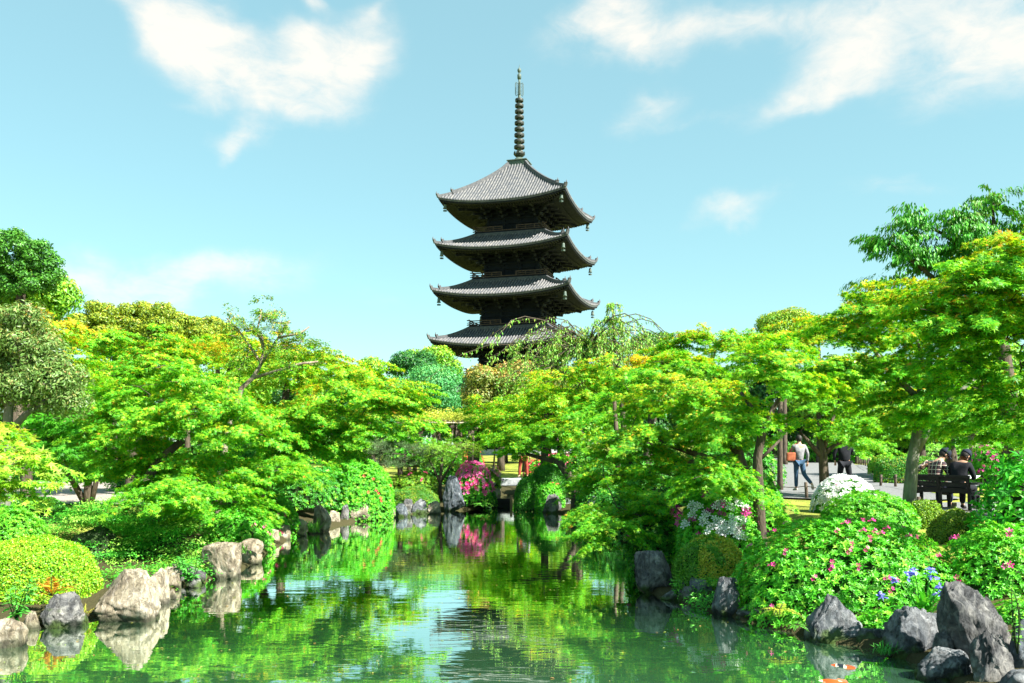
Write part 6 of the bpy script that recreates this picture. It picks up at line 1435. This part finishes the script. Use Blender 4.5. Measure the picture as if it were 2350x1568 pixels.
def band(sock, freq, lo, off=0.0):
    f = N.new('ShaderNodeMath'); f.operation = 'MULTIPLY_ADD'; L.new(sock, f.inputs[0]); f.inputs[1].default_value = freq; f.inputs[2].default_value = off + 20
    g = N.new('ShaderNodeMath'); g.operation = 'FRACT'; L.new(f.outputs[0], g.inputs[0]); h = N.new('ShaderNodeMath'); h.operation = 'LESS_THAN'; L.new(g.outputs[0], h.inputs[0]); h.inputs[1].default_value = lo; return h.outputs[0]


def mixc(f, a, b):
    n_ = N.new('ShaderNodeMix'); n_.data_type = 'RGBA'; L.new(f, n_.inputs['Factor'])
    for s_, v in (('A', a), ('B', b)):
        if isinstance(v, tuple): n_.inputs[s_].default_value = (*v, 1)
        else: L.new(v, n_.inputs[s_])
    return n_.outputs['Result']


c0 = mixc(band(sp.outputs['X'], 11, .45), (.016, .012, .014), (.10, .03, .035)); c0 = mixc(band(sp.outputs['Z'], 11, .45, .2), c0, (.03, .022, .028)); c0 = mixc(band(sp.outputs['X'], 11, .12, .3), c0, (.62, .55, .45)); c0 = mixc(band(sp.outputs['Z'], 11, .12, .6), c0, (.62, .55, .45)); L.new(c0, p.inputs['Base Color']); M['plaid'] = m


def lerp(a, b, t): return tuple(a[i] + (b[i] - a[i]) * t for i in range(3))


def person(label, loc, rz, J, top, legs, shoes, sc=1.0, hat=None, hair=True, wide=1.0, tail=.09, glasses=False, coat_len=.0):
    """J: joints in metres, +y the way the person faces. One skinned body; clothes are skins a little wider"""
    root = empty('person', loc, rz); root.scale = (sc,) * 3; tag(root, label, 'person')
    k = SK(); hip = J['hip']; pel = k.p(hip, (.135 * wide, .10)); sp_ = k.p(J['waist'], (.125 * wide, .09), pel); ch = k.p(J['chest'], (.155 * wide, .105), sp_); nk = k.p(J['neck'], .058, ch)
    hd = Vector(J['head']); up = (hd - Vector(J['neck'])).normalized(); fw = Vector(J.get('face', (0, 1, 0))).normalized(); fw = (fw - up * fw.dot(up)).normalized(); rt = fw.cross(up)
    k.chain(nk, [(hd - up * .06 + fw * .012, .068), (hd + fw * .012, (.082, .094)), (hd + up * .075 - fw * .008, (.072, .084))])
    for s in (-1, 1):
        S = 'l' if s < 0 else 'r'; sh, el, wr = J['sh' + S], J['el' + S], J['wr' + S]
        a = k.chain(ch, [(sh, .058), (lerp(sh, el, .5), .047), (el, .038), (lerp(el, wr, .4), .038), (wr, .026)])
        d = (Vector(wr) - Vector(el)).normalized(); pm = Vector(wr) + d * .055; sd_ = d.cross(Vector((0, 0, 1)) if abs(d.z) < .8 else Vector((0, 1, 0))).normalized(); n_ = sd_.cross(d)
        a = k.p(pm, (.034, .018), a)
        for q, L_ in zip((-.026, -.009, .009, .026), (.062, .075, .078, .066)):
            b0 = pm + d * .035 + sd_ * q; k.chain(a, [(b0, .0095), (b0 + d * L_ * .5 + n_ * .008, .0088), (b0 + d * L_ * .95 + n_ * .026, .007)])
        k.chain(a, [(pm - d * .02 + sd_ * .034, .012), (pm + d * .018 + sd_ * .05 + n_ * .012, .009)])
        hp_, kn, an, to = J['hp' + S], J['kn' + S], J['an' + S], J['to' + S]
        k.chain(pel, [(hp_, .085), (lerp(hp_, kn, .5), .074), (kn, .054), (lerp(kn, an, .35), .055), (an, .036), (lerp(an, to, .6), .036), (to, .028)])
    link('body', skinned('body', k.V, k.E, k.R), M['skin'], root)
    # features of the head
    b = MB(); b.lathe([(.004, .0), (.017, .006), (.012, .03), (.003, .05)], (0, 0, 0), 8); me = b.mesh('nose'); o = link('nose', me, M['skin'], root); o.matrix_local = Matrix.Translation(hd + fw * .098 - up * .03) @ Matrix((rt, fw, up)).transposed().to_4x4()
    for s in (-1, 1):
        b = MB(); b.lathe([(.0, -.034), (.016, -.026), (.021, 0), (.02, .02), (.0, .032)], (0, 0, 0), 8); o = link('ear', b.mesh('ear'), M['skin'], root); o.matrix_local = Matrix.Translation(hd + rt * s * .084 - up * .005) @ Matrix((rt * .45, fw, up)).transposed().to_4x4()
        b = MB(); b.lathe([(0, -.009), (.012, -.004), (.013, .003), (0, .009)], (0, 0, 0), 8); o = link('eye', b.mesh('eye'), M['hair'], root); o.matrix_local = Matrix.Translation(hd + fw * .088 + rt * s * .033 + up * .012) @ Matrix((rt, fw, up)).transposed().to_4x4()
    b = MB(); b.box((0, 0, 0), (.045, .008, .008)); o = link('mouth', b.mesh('mouth'), M['orange_bag'], root); o.matrix_local = Matrix.Translation(hd + fw * .09 - up * .068) @ Matrix((rt, fw, up)).transposed().to_4x4()
    Mh = Matrix.Translation(hd) @ Matrix((rt, fw, up)).transposed().to_4x4()
    bm = bmesh.new(); bmesh.ops.create_icosphere(bm, subdivisions=3, radius=1)
    for v in bm.verts: v.co = Vector((v.co.x * .094, v.co.y * .110 - .014, v.co.z * .118 + .012))
    bmesh.ops.delete(bm, geom=[v for v in bm.verts if v.co.z < -.09 or (v.co.y > .035 and v.co.z < .062)], context='VERTS')
    me = bpy.data.meshes.new('hair'); bm.to_mesh(me); bm.free(); me.polygons.foreach_set('use_smooth', np.ones(len(me.polygons), bool)); link('hair', me, M['hair'], root).matrix_local = Mh
    if hat:
        bm = bmesh.new(); bmesh.ops.create_icosphere(bm, subdivisions=3, radius=1)
        for v in bm.verts: v.co = Vector((v.co.x * .104, v.co.y * .122 - .01, max(v.co.z, -.25) * .115 + .045))
        me = bpy.data.meshes.new('cap'); bm.to_mesh(me); bm.free(); me.polygons.foreach_set('use_smooth', np.ones(len(me.polygons), bool)); cp = link('cap', me, M[hat], root); cp.matrix_local = Mh
        b = MB(); q = [(math.sin(a) * .088, .09 + .095 * math.cos(a) ** .8, .028 - .03 * abs(math.sin(a)) ** 2) for a in np.linspace(-1.45, 1.45, 11)]; q0 = [(x * .95, .05, .03) for x, y, z in q]
        b.add(q + q0 + [(x, y, z - .008) for x, y, z in q + q0], [(i, i + 1, 12 + i, 11 + i) for i in range(10)] + [(23 + i, 22 + i, 33 + i, 34 + i) for i in range(10)] + [(i + 1, i, 22 + i, 23 + i) for i in range(10)], True); b.build('brim', M[hat], cp)
    if glasses:
        b = MB(); b.bar((-.075, .10, .012), (.075, .10, .012), .012, .03); b.bar((-.08, .10, .014), (-.088, 0, .014), .008, .01); b.bar((.08, .10, .014), (.088, 0, .014), .008, .01); b.build('glasses', M['black_cloth'], root).matrix_local = Mh
    # clothes
    k = SK(); pel = k.p(hip, (.148 * wide, .125))
    for S in 'lr':
        hp_, kn, an = J['hp' + S], J['kn' + S], J['an' + S]; k.chain(pel, [(hp_, .100 * wide ** .5), (lerp(hp_, kn, .5), .090 * wide ** .5), (kn, .071 * wide ** .5), (lerp(kn, an, .4), .068 * wide ** .5), (lerp(kn, an, .93), .058 * wide ** .5)])
    link('trousers', skinned('trousers', k.V, k.E, k.R), M[legs], root)
    k = SK(); w0 = Vector(J['waist']); ch = k.p(J['chest'], (.178 * wide, .128)); w = k.p(w0, (.158 * wide, .132), ch); k.p(Vector(hip) - Vector((0, 0, tail)), (.158 * wide, .135), w); k.p(lerp(J['chest'], J['neck'], .75), .078, ch)
    for S in 'lr':
        sh, el, wr = J['sh' + S], J['el' + S], J['wr' + S]; k.chain(ch, [(sh, .076 * wide ** .5), (lerp(sh, el, .5), .064 * wide ** .5), (el, .054), (lerp(el, wr, .5), .049), (lerp(el, wr, .93), .042)])
    link('jacket', skinned('jacket', k.V, k.E, k.R), M[top], root)
    for S in 'lr':
        an, to = Vector(J['an' + S]), Vector(J['to' + S]); d = (to - an).normalized(); k = SK(); h0 = an - d * .045 - Vector((0, 0, .03)); a = k.p(h0, (.045, .04)); k.chain(a, [(an + d * .05 - Vector((0, 0, .015)), (.05, .045)), (lerp(an, to, .65), (.05, .036)), (to + d * .02, (.044, .03))]); link('shoe', skinned('shoe', k.V, k.E, k.R), M[shoes], root)
    return root


ST_ = dict(hip=(0, 0, .94), waist=(0, .0, 1.10), chest=(0, .0, 1.33), neck=(0, -.0, 1.48), head=(0, .03, 1.61), face=(0, 1, 0), shl=(-.18, 0, 1.40), shr=(.18, 0, 1.40), ell=(-.24, -.03, 1.14), elr=(.24, -.03, 1.14), wrl=(-.25, .06, .91), wrr=(.26, .04, .91),
           hpl=(-.09, 0, .88), hpr=(.09, 0, .88), knl=(-.10, .02, .50), knr=(.10, .02, .50), anl=(-.10, -.02, .09), anr=(.11, -.02, .09), tol=(-.11, .13, .035), tor=(.13, .13, .035))
walk = dict(ST_); walk.update(hip=(0, 0, .95), knl=(-.07, .06, .52), anl=(-.05, .10, .09), tol=(-.07, .25, .035), hpr=(.08, -.01, .90), knr=(.13, -.06, .52), anr=(.24, -.40, .22), tor=(.27, -.36, .08), ell=(-.25, .08, 1.18), wrl=(-.10, .20, 1.12), elr=(.25, -.05, 1.14), wrr=(.27, .02, .90))
pw = PX(1834, 26.8); person('person in grey jacket and blue jeans walking away along the gravel path', (pw[0], pw[1], GZ + .055), math.radians(6), walk, 'grey_wool', 'denim', 'shoe', tail=.06)
hb = MB(); hb.box((0, 0, 0), (.26, .12, .26)); hb.tube([(-.1, 0, .13), (-.05, 0, .3), (.05, 0, .3), (.1, 0, .13)], .012, 6); bag = slab('shoulder_bag', (0, 0, 0), (.27, .13, .27), M['orange_bag'], None, 8, .04, .01); bag.location = (pw[0] - .27, pw[1] - .05, GZ + 1.12); tag(bag, 'rust-coloured shoulder bag at the left side of the person in jeans', 'bag')
sb = bpy.data.objects.new('strap', hb.mesh('strap')); hb2 = MB(); hb2.tube([(-.05, 0, .12), (.06, .03, .34), (.24, .05, .44)], .014, 6); link('strap', hb2.mesh('strap'), M['orange_bag'], bag)
blk = dict(ST_); blk.update(ell=(-.30, .0, 1.16), elr=(.28, .08, 1.16), wrl=(-.26, .06, .95), wrr=(.12, .26, 1.22), head=(.05, .06, 1.60), face=(.15, 1, -.2), knl=(-.14, .0, .50), knr=(.15, .0, .50), anl=(-.17, -.02, .09), anr=(.18, -.02, .09), tol=(-.2, .13, .035), tor=(.22, .13, .035))
pb = PX(1938, 26); person('person in black clothes and navy cap standing on the path behind the round-headed maple', (pb[0], pb[1], GZ + .055), math.radians(-4), blk, 'black_cloth', 'black_cloth', 'dark_shoe', hat='navy', wide=1.28)
pr_ = PX(1201, 37.0); red = dict(ST_); red.update(hpl=(-.09, 0, .88), knl=(-.15, .04, .48), anl=(-.17, .02, .09), tol=(-.24, -.10, .035), knr=(.14, .02, .50), anr=(.17, -.02, .09), tor=(.19, -.15, .035), face=(0, -1, 0), head=(0, -.03, 1.61))
person('person in rust red trousers standing on the far end of the stone bridge', (pr_[0], pr_[1] - .25, GZ + .075), math.radians(0), red, 'grey_wool', 'red_cloth', 'dark_shoe')
# bench and the seated couple
BC, BR = Vector((9.62, 19.5, GZ + .02)), math.radians(-52)


def bench(label, c, r, w=1.35):
    root = empty('bench', c, r); tag(root, label, 'bench')
    for i in range(4): b = MB(); b.box((0, -.02 + i * .115, .42), (w, .095, .035)); b.build('seat_slat', M['wood_dark'], root)
    for i in range(3):
        b = MB(); z = .47 + i * .125; b.bar((-w / 2, -.10 - i * .035, z), (w / 2, -.10 - i * .035, z), .03, .105); b.build('back_slat', M['wood_dark'], root)
    b = MB(); b.bar((-w / 2 - .02, -.20, .78), (w / 2 + .02, -.20, .78), .045, .05); b.build('back_rail', M['wood_dark'], root)
    for x in (-w / 2 + .04, 0, w / 2 - .04):
        b = MB(); b.bar((x, -.06, .02), (x, -.09, .45), .06, .06, (0, 1, 0)); b.bar((x, -.09, .42), (x, -.20, .78), .06, .05, (0, 1, 0)); b.build('back_post', M['wood_dark'], root)
        b = MB(); b.bar((x, .34, .0), (x, .34, .41), .06, .06, (0, 1, 0)); b.build('leg', M['wood_dark'], root)
        b = MB(); b.bar((x, -.1, .385), (x, .38, .385), .05, .06); b.build('seat_bearer', M['wood_dark'], root)
    for x in (-w / 2 - .0, w / 2 + .0):
        b = MB(); b.bar((x, -.16, .63), (x, .40, .61), .07, .05); b.bar((x, .37, .40), (x, .37, .60), .05, .05, (0, 1, 0)); b.build('armrest', M['wood_dark'], root)
    return root


bench('dark wooden slatted bench seen from behind with two people seated', BC, BR)
bench('second dark bench, empty and half hidden by leaves in front of the seated couple', Vector((10.15, 17.4, GZ + .06)), math.radians(-64), 1.3)


def on_bench(x, y, z=0): return BC + Matrix.Rotation(BR, 3, 'Z') @ Vector((x, y, z))


sit = dict(hip=(0, 0, .53), waist=(0, .05, .70), chest=(0, .13, .92), neck=(0, .22, 1.07), head=(0, .31, 1.17), face=(0, 1, -.7), shl=(-.18, .12, 1.0), shr=(.18, .12, 1.0), ell=(-.24, .18, .72), elr=(.24, .20, .72), wrl=(-.08, .40, .68), wrr=(.12, .42, .68),
           hpl=(-.09, .04, .50), hpr=(.09, .04, .50), knl=(-.12, .46, .50), knr=(.12, .46, .50), anl=(-.12, .46, .10), anr=(.12, .46, .10), tol=(-.13, .61, .035), tor=(.13, .61, .035))
man = dict(sit); man.update(face=(.75, .8, -.75), head=(.12, .22, 1.18), neck=(.06, .14, 1.07), chest=(.02, .08, .92), shl=(-.17, .10, 1.0), shr=(.17, .06, 1.0), ell=(-.34, -.08, .84), wrl=(-.10, -.26, .92), elr=(.26, .16, .74), wrr=(.14, .40, .66))
person('person in a plaid shirt and dark cap seated on the bench, leaning over', on_bench(-.24, .12), BR, man, 'plaid', 'navy', 'dark_shoe', hat='navy', glasses=True, sc=1.06, wide=1.1)
person('person in black with a dark cap bent over a paper on the bench', on_bench(.30, .12), BR, dict(sit, face=(.1, .8, -.9), chest=(0, .10, .92), neck=(0, .18, 1.07), head=(.03, .27, 1.18)), 'black_cloth', 'black_cloth', 'dark_shoe', hat='navy', sc=1.04, wide=1.15)
pp = on_bench(.36, .62, .72); b = MB(); b.add([(-.15, -.1, 0), (.15, -.1, 0), (.15, .11, .06), (-.15, .11, .06), (-.15, -.1, -.004), (.15, -.1, -.004), (.15, .11, .056), (-.15, .11, .056)], [(0, 1, 2, 3), (7, 6, 5, 4), (0, 4, 5, 1), (2, 6, 7, 3), (1, 5, 6, 2), (3, 7, 4, 0)])
o = b.build('paper_sheet', M['paper'], None, pp); o.rotation_euler.z = BR; tag(o, 'white paper held by the person in black on the bench', 'paper')


# ------------------------------------------------------------------ koi
def koi(label, a, b_, r, seed):
    a, b_ = Vector(a), Vector(b_); d = (b_ - a); L_ = d.length; d.normalize(); s = Vector((-d.y, d.x, 0)); n, k = 30, 14; V = []
    prof = lambda t: (max(.02, math.sin(min(1, t * 2.6 + .12) * math.pi / 2)) if t < .35 else max(.1, 1 - ((t - .35) / .62) ** 1.5))
    for i in range(n + 1):
        t = i / n; w = r * prof(t); c = d * L_ * t + s * .035 * math.sin(t * 4 + seed)
        for j in range(k):
            q = 2 * math.pi * j / k; V.append(c + s * w * math.cos(q) + Vector((0, 0, w * 1.0 * math.sin(q))))
    Fc = [(i * k + j, i * k + (j + 1) % k, (i + 1) * k + (j + 1) % k, (i + 1) * k + j) for i in range(n) for j in range(k)]; C = []
    for f in Fc:
        m_ = sum((V[x] for x in f), Vector()) / 4; v = noise.noise(Vector((m_.dot(d) * 9 + seed * 5, m_.dot(s) * 5, seed))) + .10; t = m_.dot(d) / L_
        C.append((.85, .10, .015) if v > .06 and t > .10 else ((.02, .03, .04) if v < -.22 and seed == 1 else (.80, .74, .60)))
    root = empty('koi', (a.x, a.y, -r * .66)); tag(root, label, 'fish'); link('body', np_mesh('body', np.array([v[:] for v in V]), Fc, None, col=np.array(C), smooth=True), M['petal'], root)
    for nm, vs in (('tail_fin', [d * L_ * .95, d * L_ * 1.12 + s * .05 + Vector((0, 0, .02)), d * L_ * 1.08, d * L_ * 1.12 - s * .05]), ('dorsal_fin', [d * L_ * .38 + Vector((0, 0, r * .8)), d * L_ * .48 + Vector((0, 0, r * 1.15)), d * L_ * .62 + Vector((0, 0, r * .95)), d * L_ * .66 + Vector((0, 0, r * .5))])):
        vs = [Vector(v) for v in vs]; o2 = s * .004 if nm != 'tail_fin' else Vector((0, 0, .004)); vv = vs + [v - o2 for v in vs]
        link(nm, np_mesh(nm, np.array([v[:] for v in vv]), [(0, 1, 2, 3), (7, 6, 5, 4), (0, 4, 5, 1), (1, 5, 6, 2), (2, 6, 7, 3), (3, 7, 4, 0)], None, col=np.tile([.7, .3, .16], (6, 1))), M['petal'], root)


def wat(px, py): Y = depth_at(py, 0); return ((px - HX) * Y / F, Y, 0)


koi('slender koi with red, white and black patches nearer the triangular rock', wat(1891, 1526), wat(2005, 1538), .058, 1)
koi('red and white koi at the bottom edge of the photo', wat(1862, 1563), wat(1992, 1567), .068, 2)
# floating petals and leaf bits: nobody could count them
n = 700; Y = RG.uniform(7.5, 30, n); X = RG.uniform(-5.4, 3.6, n); ok = pond_sd(X, Y) < -.15; X, Y = X[ok], Y[ok]; n = len(X)
V, Fc = leaf_geo(np.stack([X, Y, np.full(n, .006)], 1), RG.normal(0, .06, (n, 3)) + np.array([0, 0, 1]), RG.uniform(.02, .055, n), RG.normal(0, 1, (n, 3)) * np.array([1, 1, .02]), DI)
tag(link('floating_leaves', np_mesh('floating_leaves', V, Fc, None, col=np.repeat(pal(n, ((.30, .30, .08), (.38, .24, .10), (.25, .34, .10)), (2, 1, 2)), 1, 0)), M['broad']), 'scattered leaf bits floating on the pond', 'leaves', kind='stuff')
print('LEAVES', NLEAF)
